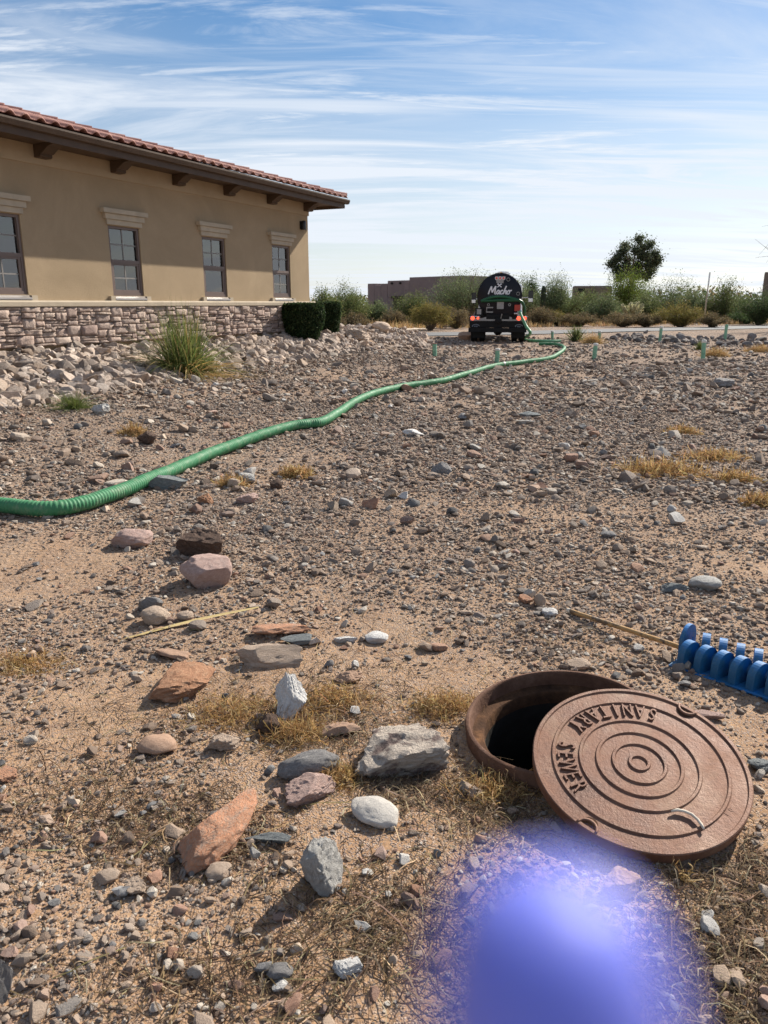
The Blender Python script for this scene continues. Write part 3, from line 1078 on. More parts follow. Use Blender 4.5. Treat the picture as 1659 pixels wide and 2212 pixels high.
# wall lamp by the corner
sc_ = bpy.data.objects.new('wall_lamp', None); link(sc_, house); sc_.matrix_parent_inverse = Matrix.Translation(-house.location); sc_.location = wpt(19.58, 0, 3.6)
for nm, b in (('back_plate', HM().box(19.52, 19.64, 0, .02, 3.54, 3.76)), ('lamp_shade', HM().lathe([(.0, 3.53), (.062, 3.53), (.066, 3.55), (.066, 3.74), (.05, 3.77), (0, 3.77)], (19.58, .09, 0), 16))):
    o = b.build(nm, M['black'], sc_, smooth='auto'); o.matrix_parent_inverse = Matrix.Translation(-sc_.location)

# roof: sheathing, tiles laid one by one along the front eave, hip caps
RPI = R(15.2)
PT = math.tan(RPI)
EZ = 4.43
RT1 = T1 + OH
RT0 = T0 - OH
roof = bpy.data.objects.new('roof', None); link(roof, house); roof.matrix_parent_inverse = Matrix.Translation(-house.location); roof.location = wpt(RT1, OH, EZ)


def rp(t_, k, dz=0):
    """point on the front roof plane: along the eave, run back from the eave"""
    return (t_, OH - k, EZ + k * PT + dz)


RUN = 8.4
s = HM()
zr = EZ + RUN * PT - .02
A, B, Cc, D_ = (RT0, OH, EZ - .03), (RT1, OH, EZ - .03), (RT1, -16 - OH, EZ - .03), (RT0, -16 - OH, EZ - .03)
rA, rB = (RT0 + RUN, OH - RUN, zr), (RT1 - RUN, OH - RUN, zr)
s.add([A, B, Cc, D_, rA, rB], [(0, 1, 5, 4), (1, 2, 5), (2, 3, 4, 5), (3, 0, 4), (0, 3, 2, 1)])
o = s.build('roof_deck', M['clay'], roof); o.matrix_parent_inverse = Matrix.Translation(-roof.location)
TW, TL = .30, .40


def tile_profile(n=11):
    pts = []
    for k in range(n):
        a = k / (n - 1)
        x = (a - .5) * TW * 1.04
        ph = 2 * math.pi * a
        z = .045 * (1 - math.cos(ph)) / 2
        z = .072 * max(0, math.sin(math.pi * min(1, max(0, (a - .18) / .64)))) ** .8 + (.008 if a < .18 or a > .82 else 0)
        pts.append((x, z))
    return pts


def tile_verts():
    pr = tile_profile(); n = len(pr)
    vs = []
    for (y, dz) in ((-.03, .034), (TL, 0.008)):
        vs += [(x, y, z + dz) for x, z in pr]
    for (y, dz) in ((-.03, .016), (TL, -.006)):
        vs += [(x, y, z * .8 + dz) for x, z in pr]
    fs = []
    for k in range(n - 1):
        fs += [(k, k + 1, n + k + 1, n + k), (2 * n + k + 1, 2 * n + k, 3 * n + k, 3 * n + k + 1), (k + 1, k, 2 * n + k, 2 * n + k + 1)]
    return np.array(vs), np.array(fs)


tv, tf = tile_verts()
tile_me = np_mesh('roof_tile', tv, tf, M['clay'], link_it=False)
# rotation of a tile: local x along the eave, local y up the slope
ex = np.array([*U2, 0]); back_dir = np.array([*(-N2), 0.0])
ey = back_dir * math.cos(RPI) + np.array([0, 0, math.sin(RPI)]); ez = np.cross(ex, ey)
RM = np.stack([ex, ey, ez], 1)
if np.linalg.det(RM) < 0: RM[:, 0] *= -1
rot_e = Matrix(RM.tolist()).to_euler()
field_v, field_f = [], []
g = np.random.default_rng(5)
ncol = int((RT1 - RT0) / TW)
n_ind = 0
for cidx in range(ncol):
    tcen = RT1 - (cidx + .5) * TW
    for row in range(24):
        k = row * (TL - .03) * math.cos(RPI)
        if k > RUN - .2 or k > RT1 - tcen - .1 or k > tcen - RT0 - .1: break
        P = np.array(wpt(*rp(tcen, k - .05)))
        if row < 7 and tcen > 8.6 and n_ind < 270:
            o = bpy.data.objects.new('roof_tile', tile_me); link(o, roof)
            o.matrix_parent_inverse = Matrix.Translation(-roof.location)
            o.location = P + ez * g.uniform(0, .006)
            o.rotation_euler = (rot_e[0] + g.normal() * .006, rot_e[1] + g.normal() * .006, rot_e[2] + g.normal() * .006)
            n_ind += 1
        else:
            field_f.append(tf + len(tv) * len(field_v)); field_v.append(tv @ RM.T + P + ez * g.uniform(0, .006))
o = np_mesh('roof_tile_field', np.concatenate(field_v), np.concatenate(field_f), M['clay'], roof)
o.matrix_parent_inverse = Matrix.Translation(-roof.location); o['kind'] = 'stuff'
# hip caps from the corner up the hip line
hd = np.array([-1, -1, PT]); hl = np.linalg.norm(hd)
capm = MB()
n = 9
pr = [(.115 * math.cos(math.pi * k / (n - 1)), .095 * math.sin(math.pi * k / (n - 1))) for k in range(n)]
vs = [(x * 1.06, -.02, z * 1.06 + .02) for x, z in pr] + [(x * .9, .43, z * .9) for x, z in pr] + [(x * .86, -.02, z * .86 + .01) for x, z in pr]
capm.add(vs, [(k, k + 1, n + k + 1, n + k) for k in range(n - 1)] + [(k + 1, k, 2 * n + k, 2 * n + k + 1) for k in range(n - 1)])
cap_me = capm.build('hip_tile', M['clay'], mesh_only=True, smooth=False)
hipw = np.array([*(-U2 - N2), PT]); hipw /= np.linalg.norm(hipw)
side = np.cross(hipw, [0, 0, 1]); side /= np.linalg.norm(side)
upv = np.cross(side, hipw)
hr = Matrix(np.stack([side, hipw, upv], 1).tolist()).to_euler()
for k in range(28):
    s_ = (k * .40) / math.sqrt(2) * .985
    if s_ > RUN: break
    o = bpy.data.objects.new('hip_tile', cap_me); link(o, roof)
    o.matrix_parent_inverse = Matrix.Translation(-roof.location)
    o.location = wpt(RT1 - s_, OH - s_, EZ + s_ * PT + .045)
    o.rotation_euler = hr

# stone veneer: irregular courses, each stone its own piece
vene = bpy.data.objects.new('stone_base', None); link(vene, house); vene.matrix_parent_inverse = Matrix.Translation(-house.location); vene.location = wpt(14, 0, .8)
o = HM().box(T0, T1 + .03, .036, .055, .78, 1.484).build('mortar_bed', M['mortar'], vene); o.matrix_parent_inverse = Matrix.Translation(-vene.location)
g = np.random.default_rng(12)
rects = []


CW_, CH_ = .066, .0495
ncx, ncz = int((T1 + .02 - 7.4) / CW_), 14
occ = np.zeros((ncx, ncz), bool)
for iz in range(ncz):
    for ix in range(ncx):
        if occ[ix, iz]: continue
        r_ = g.random()
        h_ = 1 if r_ < .30 else 2 if r_ < .74 else 3 if r_ < .91 else 4
        w_ = {1: g.integers(3, 8), 2: g.integers(3, 9), 3: g.integers(3, 7), 4: g.integers(4, 7)}[h_]
        h_ = min(h_, ncz - iz)
        if ncz - iz - h_ == 1 and g.random() < .7: h_ += 1
        w2 = 0
        while w2 < w_ and ix + w2 < ncx and not occ[ix + w2, iz]: w2 += 1
        if ix + w2 < ncx and not occ[ix + w2, iz]:
            gap = 0
            while ix + w2 + gap < ncx and gap < 2 and not occ[ix + w2 + gap, iz]: gap += 1
            if gap < 2: w2 += gap
        h2 = 1
        while h2 < h_ and not occ[ix:ix + w2, iz + h2].any(): h2 += 1
        occ[ix:ix + w2, iz:iz + h2] = True
        rects.append((7.4 + ix * CW_, 7.4 + (ix + w2) * CW_, .79 + iz * CH_, .79 + (iz + h2) * CH_))
rects.sort(key=lambda r: -(r[1] - r[0]) * (r[3] - r[2]) if r[1] > 8.8 else 0)
rest_v, rest_f, nrest = [], [], 0
for ri, (a, b, z0, z1) in enumerate(rects):
    gp_ = .008
    a, b, z0, z1 = a + gp_ * g.uniform(.4, 1), b - gp_ * g.uniform(.4, 1), z0 + gp_ * g.uniform(.4, 1), z1 - gp_ * g.uniform(.4, 1)
    nu, nv = 5, 4
    vs, fs = [], []
    dpt = g.uniform(.035, .085)
    for j in range(nv):
        for i in range(nu):
            u_, v_ = i / (nu - 1), j / (nv - 1)
            rim = (i in (0, nu - 1)) or (j in (0, nv - 1))
            cx = .02 * (abs(u_ - .5) * 2) * (abs(v_ - .5) * 2)
            uu = u_ + (.5 - u_) * cx + g.normal() * .025 * (1 if not rim else .6)
            vv = v_ + (.5 - v_) * cx + g.normal() * .035 * (1 if not rim else .6)
            vs.append(wpt(a + (b - a) * uu, .056 + dpt * (.97 if rim else 1) + g.normal() * .011, z0 + (z1 - z0) * vv))
    m_ = nu * nv
    for i in range(nu): pass
    ring = [i for i in range(nu)] + [nu - 1 + nu * j for j in range(1, nv)] + [nu * (nv - 1) + i for i in range(nu - 2, -1, -1)] + [nu * j for j in range(nv - 2, 0, -1)]
    bk = []
    for r_ in ring:
        p = Vector(vs[r_]); q = p - Vector((*(N2 * ((p.x * N2[0] + p.y * N2[1] + WD) - .05)), 0)); bk.append(tuple(q))
    base_n = len(vs); vs += bk
    for j in range(nv - 1):
        for i in range(nu - 1):
            k = j * nu + i; fs.append((k, k + 1, k + nu + 1, k + nu))
    L_ = len(ring)
    for k in range(L_):
        fs.append((ring[(k + 1) % L_], ring[k], base_n + k, base_n + (k + 1) % L_))
    if ri < 296:
        o = np_mesh('stone', vs, fs, M['veneer'], vene); o.matrix_parent_inverse = Matrix.Translation(-vene.location)
    else:
        rest_v += vs; rest_f += [tuple(i + nrest for i in f) for f in fs]; nrest += len(vs)
if rest_v:
    o = np_mesh('stone_infill', rest_v, rest_f, M['veneer'], vene); o.matrix_parent_inverse = Matrix.Translation(-vene.location); o['kind'] = 'stuff'

# ------------------------------------------------------------------ manhole: ring, shaft, lid
t = NT('rusty_iron', .7, .5, .3)
n1 = t.noise(7, 7, .7, .5); n2 = t.noise(70, 4, .7)
c = t.ramp(n1, [(.28, (.075, .034, .022)), (.48, (.165, .078, .048)), (.72, (.26, .135, .085))])
c = t.mixc(t.maprange(t.noise(4, 6, .7, .3), .52, .70, 0, .6), c, (.27, .18, .12))
c = t.mixc(t.maprange(n2, .45, .75, 0, .5), c, (.11, .055, .04))
c = t.mixc(t.maprange(t.noise(9, 5, .7), .54, .72, 0, .55), c, (.27, .175, .125))
t.color(c); t.bump(t.math('ADD', n2, t.math('MULTIPLY', t.noise(200, 3), .5)), .45, .004)
t.roughn(t.maprange(n1, .3, .7, .45, .75))
M['iron'] = t.m
t = NT('rust_dark', .9, .2, .1)
n1 = t.noise(12, 6, .7)
t.color(t.ramp(n1, [(.3, (.03, .016, .010)), (.55, (.085, .042, .022)), (.75, (.20, .10, .045))])); t.bump(n1, .8, .01)
M['rust_dark'] = t.m
t = NT('rust_rim', .85, .25, .15)
n1 = t.noise(6, 6, .7); n2 = t.noise(60, 4, .7)
t.color(t.mixc(t.maprange(n2, .45, .7, 0, .6), t.ramp(n1, [(.3, (.085, .042, .026)), (.5, (.15, .08, .052)), (.7, (.22, .13, .092))]), (.10, .05, .032))); t.bump(n2, .6, .006)
M['iron_rim'] = t.m
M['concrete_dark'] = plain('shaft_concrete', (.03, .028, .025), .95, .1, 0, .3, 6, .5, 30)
ring = thing('manhole_ring', 'rusty iron ring of the open manhole', 'manhole ring', (RING_C[0], RING_C[1], .10))
rn = Vector((-.105, -.04, .993)).normalized()
ring.rotation_euler = rn.to_track_quat('Z', 'Y').to_euler()
RO = .345
o = MB().lathe([(RO - .002, -.22), (RO, -.012), (RO - .004, -.002), (RO - .008, 0), (RO - .015, 0), (RO - .018, -.003), (RO - .020, -.010), (RO - .024, -.055)], n=96).build('rim', M['iron_rim'], ring, smooth='auto', recalc=False)
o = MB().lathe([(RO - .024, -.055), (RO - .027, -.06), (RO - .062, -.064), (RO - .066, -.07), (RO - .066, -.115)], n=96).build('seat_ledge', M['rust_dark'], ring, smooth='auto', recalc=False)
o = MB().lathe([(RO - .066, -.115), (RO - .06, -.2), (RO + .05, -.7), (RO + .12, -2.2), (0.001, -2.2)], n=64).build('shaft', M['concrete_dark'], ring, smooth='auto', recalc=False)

LC = np.array([.814, 2.158, .136]); LN = np.array([-.022, -.258, .966]); LN /= np.linalg.norm(LN)
LR = .335
lid = thing('manhole_cover', 'rusty iron lid reading SANITARY SEWER leaning on the open manhole', 'manhole cover', LC - LN * .03)
lx = np.cross([0, 1, 0], LN); lx /= np.linalg.norm(lx); ly = np.cross(LN, lx)
lid.rotation_euler = Matrix(np.stack([lx, ly, LN], 1).tolist()).to_euler()


def lid_local(px, py):
    d = pixray(px, py); o_ = np.array([0, 0, EYE])
    k = ((LC - o_) @ LN) / (d @ LN)
    q = o_ + k * d - LC
    return q @ lx, q @ ly


# disc with raised rings; top of the plate at local z = .03
zt = .030
prof = [(0.0005, zt)]
def raised(r, w=.007, h=.005):
    return [(r - w, zt), (r - w * .55, zt + h), (r + w * .55, zt + h), (r + w, zt)]
prof = [(0.0005, zt)]
for r_ in (.029, .080, .130, .183, .268): prof += raised(r_)
prof += [(LR - .016, zt), (LR - .013, zt + .005), (LR - .003, zt + .005), (LR, zt + .002), (LR - .002, -.004), (LR - .02, -.006), (.0005, -.006)]
MB().lathe(prof, n=128).build('plate', M['iron'], lid, smooth='auto', recalc=False)
nt1, nt2 = lid_local(1270, 1785), lid_local(1478, 1540)
for (a, b) in (nt1, nt2):
    an = math.atan2(b, a)
    m_ = MB()
    pts = []
    for k in range(13):
        th = an + math.pi / 2 + math.pi * k / 12
        pts.append((math.cos(an) * (LR - .006) + .030 * math.cos(th), math.sin(an) * (LR - .006) + .030 * math.sin(th), zt + .003))
    m_.tube(pts, .0055, 6)
    m_.build('pick_slot', M['iron'], lid, smooth=True)
    MB().lathe([(.0005, zt + .0012), (.024, zt + .0012), (.0245, zt)], (math.cos(an) * (LR - .027), math.sin(an) * (LR - .027), 0), 20).build('pick_pocket', M['rust_dark'], lid)  # flat disc on the plate, darkened to look like a shaded recess


def glyph(ch, size, ext, bold=.0):
    cu = bpy.data.curves.new('glyph', 'FONT')
    cu.body = ch; cu.size = size; cu.extrude = ext; cu.align_x = 'CENTER'; cu.resolution_u = 3
    cu.offset = bold; cu.bevel_depth = size * .012; cu.bevel_resolution = 0
    ob = bpy.data.objects.new('glyph', cu); COL.objects.link(ob)
    dg = bpy.context.evaluated_depsgraph_get(); dg.update()
    me = bpy.data.meshes.new_from_object(ob.evaluated_get(dg))
    bpy.data.objects.remove(ob); bpy.data.curves.remove(cu)
    return me


GL = {}
a_s, a_y = math.atan2(*lid_local(1408, 1549)[::-1]), math.atan2(*lid_local(1250, 1572)[::-1])
b_s, b_r = math.atan2(*lid_local(1224, 1612)[::-1]), math.atan2(*lid_local(1250, 1700)[::-1])
for word, a0, a1 in (('SANITARY', a_s, a_y), ('SEWER', b_s, b_r)):
    if a1 < a0: a1 += 2 * math.pi
    for k, ch in enumerate(word):
        if ch not in GL:
            GL[ch] = glyph(ch, .080, .0040, -.0004); GL[ch].materials.clear(); GL[ch].materials.append(M['iron'])
        ang = a0 + (a1 - a0) * k / (len(word) - 1)
        o = bpy.data.objects.new('letter', GL[ch]); link(o, lid)
        rr0 = .2555
        # letter tops point to the middle of the lid
        o.location = (rr0 * math.cos(ang), rr0 * math.sin(ang), zt + .002)
        o.rotation_euler = (0, 0, ang + math.pi / 2)
        o.scale = (.62, 1, 1)
for ch, (px_, py_) in (('1', (1574, 1762)), ('0', (1584, 1752))):
    me = glyph(ch, .022, .0006); me.materials.clear(); me.materials.append(M['iron'])
    o = bpy.data.objects.new('letter', me); link(o, lid)
    a, b = lid_local(px_, py_); o.location = (a, b, zt); o.rotation_euler = (0, 0, math.atan2(b, a) + math.pi / 2)
# curled pale stick lying on the lid
M['stick'] = plain('pale_stick', (.62, .55, .45), .8, .2, 0, .15, 20)
pts = []
for px_, py_ in ((1449, 1757), (1462, 1754), (1478, 1757), (1494, 1764), (1506, 1775), (1514, 1786), (1519, 1795)):
    a, b = lid_local(px_, py_); pts.append(tuple(LC + lx * a + ly * b + LN * .0095))
stick = MB().tube(pts, [.003, .005, .0045, .0045, .0045, .0045, .0035], 7).build('twig', M['stick'], smooth=True)
tag(stick, 'curled pale twig lying on the rusty manhole lid', 'twig')

# ------------------------------------------------------------------ pole with a blue finned plastic head
t = NT('blue_plastic', .42, .5)
c = t.mixc(t.maprange(t.noise(5, 5, .7), .36, .58, 0, .9), (.012, .17, .50), (.014, .10, .20))
c = t.mixc(t.maprange(t.noise(28, 4, .7), .55, .72, 0, .5), c, (.10, .17, .19))
t.color(c); t.bump(t.noise(40, 3), .2, .004); t.roughn(t.maprange(t.noise(9), .3, .7, .3, .65))
M['blue'] = t.m
t = NT('worn_pole', .6, .35)
c = t.ramp(t.noise(6, 5, .7, .5), [(.3, (.30, .15, .04)), (.48, (.48, .29, .12)), (.55, (.12, .08, .05)), (.75, (.55, .47, .38))])
t.color(c)
M['pole'] = t.m
pA, pB = hit(1225, 1330), hit(1472, 1412)
tool = thing('pole_tool', 'blue finned plastic head on a worn wooden pole', 'tool', pB)
ax = Vector((hit(1659, 1502) - hit(1478, 1436))); ax.z = 0; ax.normalize()
tool.rotation_euler = (0, 0, math.atan2(ax.y, ax.x))
rotm = Matrix.Rotation(-math.atan2(ax.y, ax.x), 3, 'Z')
lA = rotm @ (pA - pB); lB = rotm @ (hit(1478, 1420) - pB)
MB().tube([(lA.x, lA.y, .02), (lA.x * .97, lA.y * .97, .022)], [.012, .0145], 12).build('pole_ferrule', M['stick'], tool, smooth='auto')
pv = [(lA.x * .97, lA.y * .97, .022)]
MB().tube([(lA.x * .965, lA.y * .965, .022), (lA.x * .48 + (lB.x + .05) * .5, lA.y * .48 + (lB.y - .045) * .5, .042), (lB.x + .05, lB.y - .045, .062)], .0115, 12).build('pole', M['pole'], tool, smooth='auto')
HLEN = .78
hc = Vector((lB.x + .0, lB.y - .045, .062))     # start of the head, axis along local x
MB().tube([hc, hc + Vector((HLEN, 0, 0))], .028, 14).build('core', M['blue'], tool, smooth='auto')


def fin_mesh(rad, th, base):
    """rounded tongue: half disc on a straight foot, standing across the axis"""
    m_ = MB(); pr = [(-rad, base)]
    for k in range(15):
        a = math.pi - math.pi * k / 14
        pr.append((rad * math.cos(a), rad * 1.0 * math.sin(a) + .0))
    pr.append((rad, base))
    m_.prism(pr, 0, th, 'x')
    return m_.build('fin', M['blue'], mesh_only=True)


FIN = fin_mesh(.058, .033, -.062)
FINB = fin_mesh(.070, .018, -.066)
k = 0
x = 0.0
while x < HLEN - .03:
    for row in (0, 1):
        o = bpy.data.objects.new('fin', FINB if (k == 0 and row == 0) else FIN); link(o, tool)
        o.location = (hc.x + x + .037 * row, hc.y + (.038 if row == 0 else -.036), hc.z + (.022 if row == 0 else .004))
        if k == 0 and row == 0: o.location.z += .012
        else: o.rotation_euler = (0, 0, .34 if row == 0 else -.22)
    m_ = MB(); fx = x + .03
    m_.add([(fx, .035, .05), (fx + .03, -.04, -.02), (fx + .036, -.04, -.02), (fx + .006, .035, .05), (fx, .035, -.055), (fx + .03, -.04, -.055), (fx + .036, -.04, -.055), (fx + .006, .035, -.055)],
           [(0, 1, 5, 4), (3, 2, 6, 7), (0, 3, 2, 1), (4, 5, 6, 7), (0, 4, 7, 3), (1, 2, 6, 5)])
    o = m_.build('web', M['blue'], tool); o.location = hc
    x += .074; k += 1
m_ = MB().box(-.005, HLEN, -.108, -.018, -.056, -.048)
o = m_.build('base_plate', M['blue'], tool, bevel=.002); o.location = hc
tooth = MB().prism([(-.012, 0), (.012, 0), (.004, -.034), (-.004, -.034)], -.004, .004, 'y')
tooth_me = tooth.build('tooth', M['blue'], mesh_only=True)
for k in range(20):
    for yy in (-.10, -.03):
        o = bpy.data.objects.new('tooth', tooth_me); link(o, tool)
        o.location = (hc.x + .015 + k * .039, hc.y + yy, hc.z - .056 + .002); o.scale = (1, 1, .9)

# ------------------------------------------------------------------ green suction hose
t = NT('hose_green', .5, .25)
c = t.mixc(t.maprange(t.noise(3, 4), .4, .7, 0, .4), (.045, .19, .085), (.085, .25, .125))
c = t.mixc(t.maprange(t.noise(14, 4, .7), .50, .72, 0, .55), c, (.26, .30, .20))
t.color(c); t.roughn(t.maprange(t.noise(8), .3, .7, .5, .75))
M['hose'] = t.m
M['hose_pale'] = plain('hose_faded_green', (.12, .30, .16), .45, .3, 0, .18, 4)
M['clamp'] = plain('clamp_metal', (.35, .33, .31), .35, .6, .8, .1)


def spline(P, n):
    """Catmull-Rom through points P, n samples evenly along it"""
    P = np.array(P, float)
    P = np.vstack([2 * P[0] - P[1], P, 2 * P[-1] - P[-2]])
    out_ = []
    for i in range(1, len(P) - 2):
        for t_ in np.linspace(0, 1, 60, endpoint=False):
            a, b, c_, d = P[i - 1], P[i], P[i + 1], P[i + 2]
            out_.append(.5 * ((2 * b) + (c_ - a) * t_ + (2 * a - 5 * b + 4 * c_ - d) * t_ ** 2 + (3 * b - a - 3 * c_ + d) * t_ ** 3))
    out_.append(P[-2]); out_ = np.array(out_)
    s_ = np.r_[0, np.cumsum(np.linalg.norm(np.diff(out_, axis=0), axis=1))]
    q = np.linspace(0, s_[-1], n)
    return np.stack([np.interp(q, s_, out_[:, k]) for k in range(3)], -1), s_[-1]


def sweep(path, rad, n=14):
    """numpy tube: path m x 3, rad m"""
    m_ = len(path)
    d = np.gradient(path, axis=0); d /= np.linalg.norm(d, axis=1)[:, None]
    a = np.cross(d, [0, 0, 1]); a /= np.linalg.norm(a, axis=1)[:, None]
    b = np.cross(a, d)
    th = np.arange(n) * 2 * math.pi / n
    v = path[:, None, :] + rad[:, None, None] * (a[:, None, :] * np.cos(th)[None, :, None] + b[:, None, :] * np.sin(th)[None, :, None])
    ii = np.arange(m_ * n).reshape(m_, n)
    f = np.stack([ii[:-1], np.roll(ii[:-1], -1, 1), np.roll(ii[1:], -1, 1), ii[1:]], -1).reshape(-1, 4)
    return v.reshape(-1, 3), f


HR = .056
hose_px = [(-260, 1040), (-120, 1092), (0, 1107), (90, 1116), (160, 1108), (250, 1080), (350, 1038), (470, 985), (560, 950), (625, 930), (665, 924), (705, 915), (760, 878), (815, 853), (880, 838), (960, 826), (1020, 808), (1070, 793), (1130, 785), (1185, 776), (1212, 762), (1218, 752), (1200, 745), (1165, 744)]
hp = []
for a, b in hose_px:
    p = hit(a, b + 3); hp.append((p.x, p.y, p.z + HR + .012))
path, L_ = spline(hp, 10)
nseg = int(L_ / .0075)
path, L_ = spline(hp, nseg)
path[:, 2] = np.maximum(path[:, 2] * .4 + .6 * (ground_z(path[:, 0], path[:, 1]) + HR + .01), ground_z(path[:, 0], path[:, 1]) + HR - .004)
sl = np.linspace(0, L_, nseg)
rad = HR * (.95 + .12 * np.abs(np.sin(math.pi * sl / .030)))
hv, hf = sweep(path, rad, 16)
hose = thing('suction_hose', 'long ribbed green suction hose snaking over the gravel from the truck', 'hose', path[0] - [0, 0, HR])
o = np_mesh('ribbed_tube', hv, hf, M['hose'], hose, smooth=True); o.matrix_parent_inverse = Matrix.Translation(-hose.location)
for ci, fr_ in enumerate((.60, .905, .95)):
    k = int(fr_ * nseg); seg = path[k:k + 8]
    v, f = sweep(path[k:k + 9], np.full(9, HR * 1.16), 16)
    o = np_mesh('clamp_band', v, f, M['clamp'], hose, smooth=True); o.matrix_parent_inverse = Matrix.Translation(-hose.location)

# ------------------------------------------------------------------ green pipe stubs standing in the gravel
M['pvc'] = plain('green_pipe', (.20, .40, .27), .5, .35, 0, .2, 5)
M['pvc_cap'] = plain('pipe_cap', (.62, .60, .54), .6, .3, 0, .15, 9)
M['pvc_rust'] = plain('pipe_cap_brown', (.22, .12, .08), .8, .3, 0, .2, 9)
stub_tube = MB().lathe([(.001, -.1), (.055, -.1), (.055, .80), (.001, .80)], n=18).build('pipe', M['pvc'], mesh_only=True, smooth='auto')
stub_cap = MB().lathe([(.001, .78), (.062, .78), (.064, .80), (.064, .90), (.058, .91), (.03, .915), (.028, .93), (.001, .93)], n=18).build('cap', M['pvc_cap'], mesh_only=True, smooth='auto')
stubs = [(939, 770, 30, 'bare green pipe stub with a dark brown top near the rock bed', 1), (1073, 783, 30, 'green pipe stub with a white cap just above the hose', 0), (1283, 777, 35, 'green pipe stub with a white cap beyond the bend of the hose', 0),
         (1518, 777, 42, 'tallest green pipe stub with a white cap beside a small green weed', 0), (1193, 733, 18, 'thin green pipe stub between the truck and the yucca', 0), (1293, 741, 26, 'green pipe stub next to the spiky yucca', 0),
         (1425, 738, 33, 'green pipe stub at the start of the dark rock band', 0), (1565, 738, 36, 'plain green pipe stub standing among the dark rocks', 2)]
for (px_, py_, hh_, lab, sty) in stubs:
    p = hit(px_, py_); d = depth_of(p); sc1 = (hh_ * d / FPX) / .93
    o = thing('pipe_stub', lab, 'pipe', (p.x, p.y, p.z), 0, 'pipe stubs in the gravel')
    o.rotation_euler = (random.uniform(-.04, .04), random.uniform(-.04, .04), random.random())
    a = bpy.data.objects.new('pipe', stub_tube); link(a, o); a.scale = (1.1, 1.1, sc1)
    cme = stub_cap
    if sty:
        cme = stub_cap.copy(); cme.materials.clear(); cme.materials.append(M['pvc_rust'] if sty == 1 else M['pvc'])
    b = bpy.data.objects.new('cap', cme); link(b, o); b.scale = (1.1, 1.1, sc1 * (1 if sty != 1 else .35)); b.location.z = 0 if sty != 1 else .53 * sc1

# ------------------------------------------------------------------ vacuum tank truck, seen from behind
M['navy'] = plain('tank_navy_paint', (.006, .007, .013), .28, .22, 0, .15, 2)
M['truck_black'] = plain('truck_black', (.008, .008, .009), .55, .2, 0, .25, 6)
M['rubber'] = plain('tyre_rubber', (.018, .018, .018), .85, .2, 0, .2, 10)
M['chrome'] = plain('chrome', (.62, .62, .63), .22, .6, .9, .08)
M['silver'] = plain('brushed_metal', (.30, .295, .29), .5, .4, .5, .15)
M['white_paint'] = plain('white_paint', (.75, .75, .74), .3, .5, 0, .04)
M['letter_white'] = plain('letter_white', (.72, .72, .74), .5, .3, 0, .03)
M['emblem_grey'] = plain('emblem_grey', (.20, .23, .27), .5, .3, 0, .1)
M['red_box'] = plain('red_box_paint', (.42, .05, .03), .5, .4, 0, .15, 8)
M['teal_dim'] = plain('dim_teal_print', (.05, .12, .10), .5, .3)
M['mirror'] = plain('mirror_black', (.012, .012, .013), .3, .5)
t = NT('tail_light_red', .25, .5)
t.color((.7, .03, .02)); t.b.inputs['Emission Color'].default_value = (1, .09, .04, 1); t.b.inputs['Emission Strength'].default_value = 1.5
M['tail'] = t.m
t = NT('marker_light_red', .3, .5)
t.color((.45, .03, .02)); t.b.inputs['Emission Color'].default_value = (1, .06, .04, 1); t.b.inputs['Emission Strength'].default_value = .05
M['marker'] = t.m
M['dark_hose'] = plain('stowed_hose_green', (.012, .085, .034), .4, .4, 0, .2, 5)

tp = hit(1074, 740)
truck = thing('tank_truck', 'black vacuum tank truck parked with its tail lights on', 'truck', (tp.x, tp.y, gz(tp.x, tp.y) + .0), R(-9.2))
KS = .003938


def zx(a): return (a - 683) * KS
def zz(b): return (900 - b) * KS


TCX, TCZ, TR = zx(690), zz(432), .885


def head_y(x, z):
    r2 = ((x - TCX) ** 2 + (z - TCZ) ** 2) / TR ** 2
    return -.10 * max(0, 1 - r2)


def tb(): return MB()


tb().lathe([(TR, .0), (TR, 3.9), (TR * .9, 4.0), (.001, 4.02)], (TCX, 0, TCZ), 56, 'y').build('tank', M['navy'], truck, smooth='auto')
prof = [(TR * k / 12, -.10 * (1 - (k / 12) ** 2)) for k in range(13)]; prof[0] = (.001, -.10)
tb().lathe(prof, (TCX, 0, TCZ), 56, 'y').build('tank_head', M['navy'], truck, smooth='auto')
tb().lathe([(TR + .003, -.015), (TR + .022, -.015), (TR + .022, .05), (TR + .003, .05), (TR + .003, -.015)], (TCX, 0, TCZ), 56, 'y').build('tank_band', M['truck_black'], truck, smooth='auto')
for yy in (1.0, 2.4):
    tb().lathe([(TR + .003, yy), (TR + .02, yy), (TR + .02, yy + .06), (TR + .003, yy + .06)], (TCX, 0, TCZ), 48, 'y').build('tank_band', M['truck_black'], truck, smooth='auto')
for (a, yy, r_) in ((715, .6, .20), (760, .9, .10), (690, 1.8, .24)):
    zt_ = TCZ + math.sqrt(max(0, TR ** 2 - (zx(a) - TCX) ** 2)) - .03
    tb().lathe([(r_, zt_), (r_, zt_ + .09), (r_ * 1.12, zt_ + .09), (r_ * 1.12, zt_ + .12), (.001, zt_ + .14)], (zx(a), yy, 0), 20).build('tank_hatch', M['chrome'], truck, smooth='auto')


def flat_poly(pts, y, th=.012):
    """plate from a polygon in the rear view, standing at y"""
    m_ = MB(); m_.prism([(zx(a), zz(b)) for a, b in pts], y - th, y, 'y')
    return m_


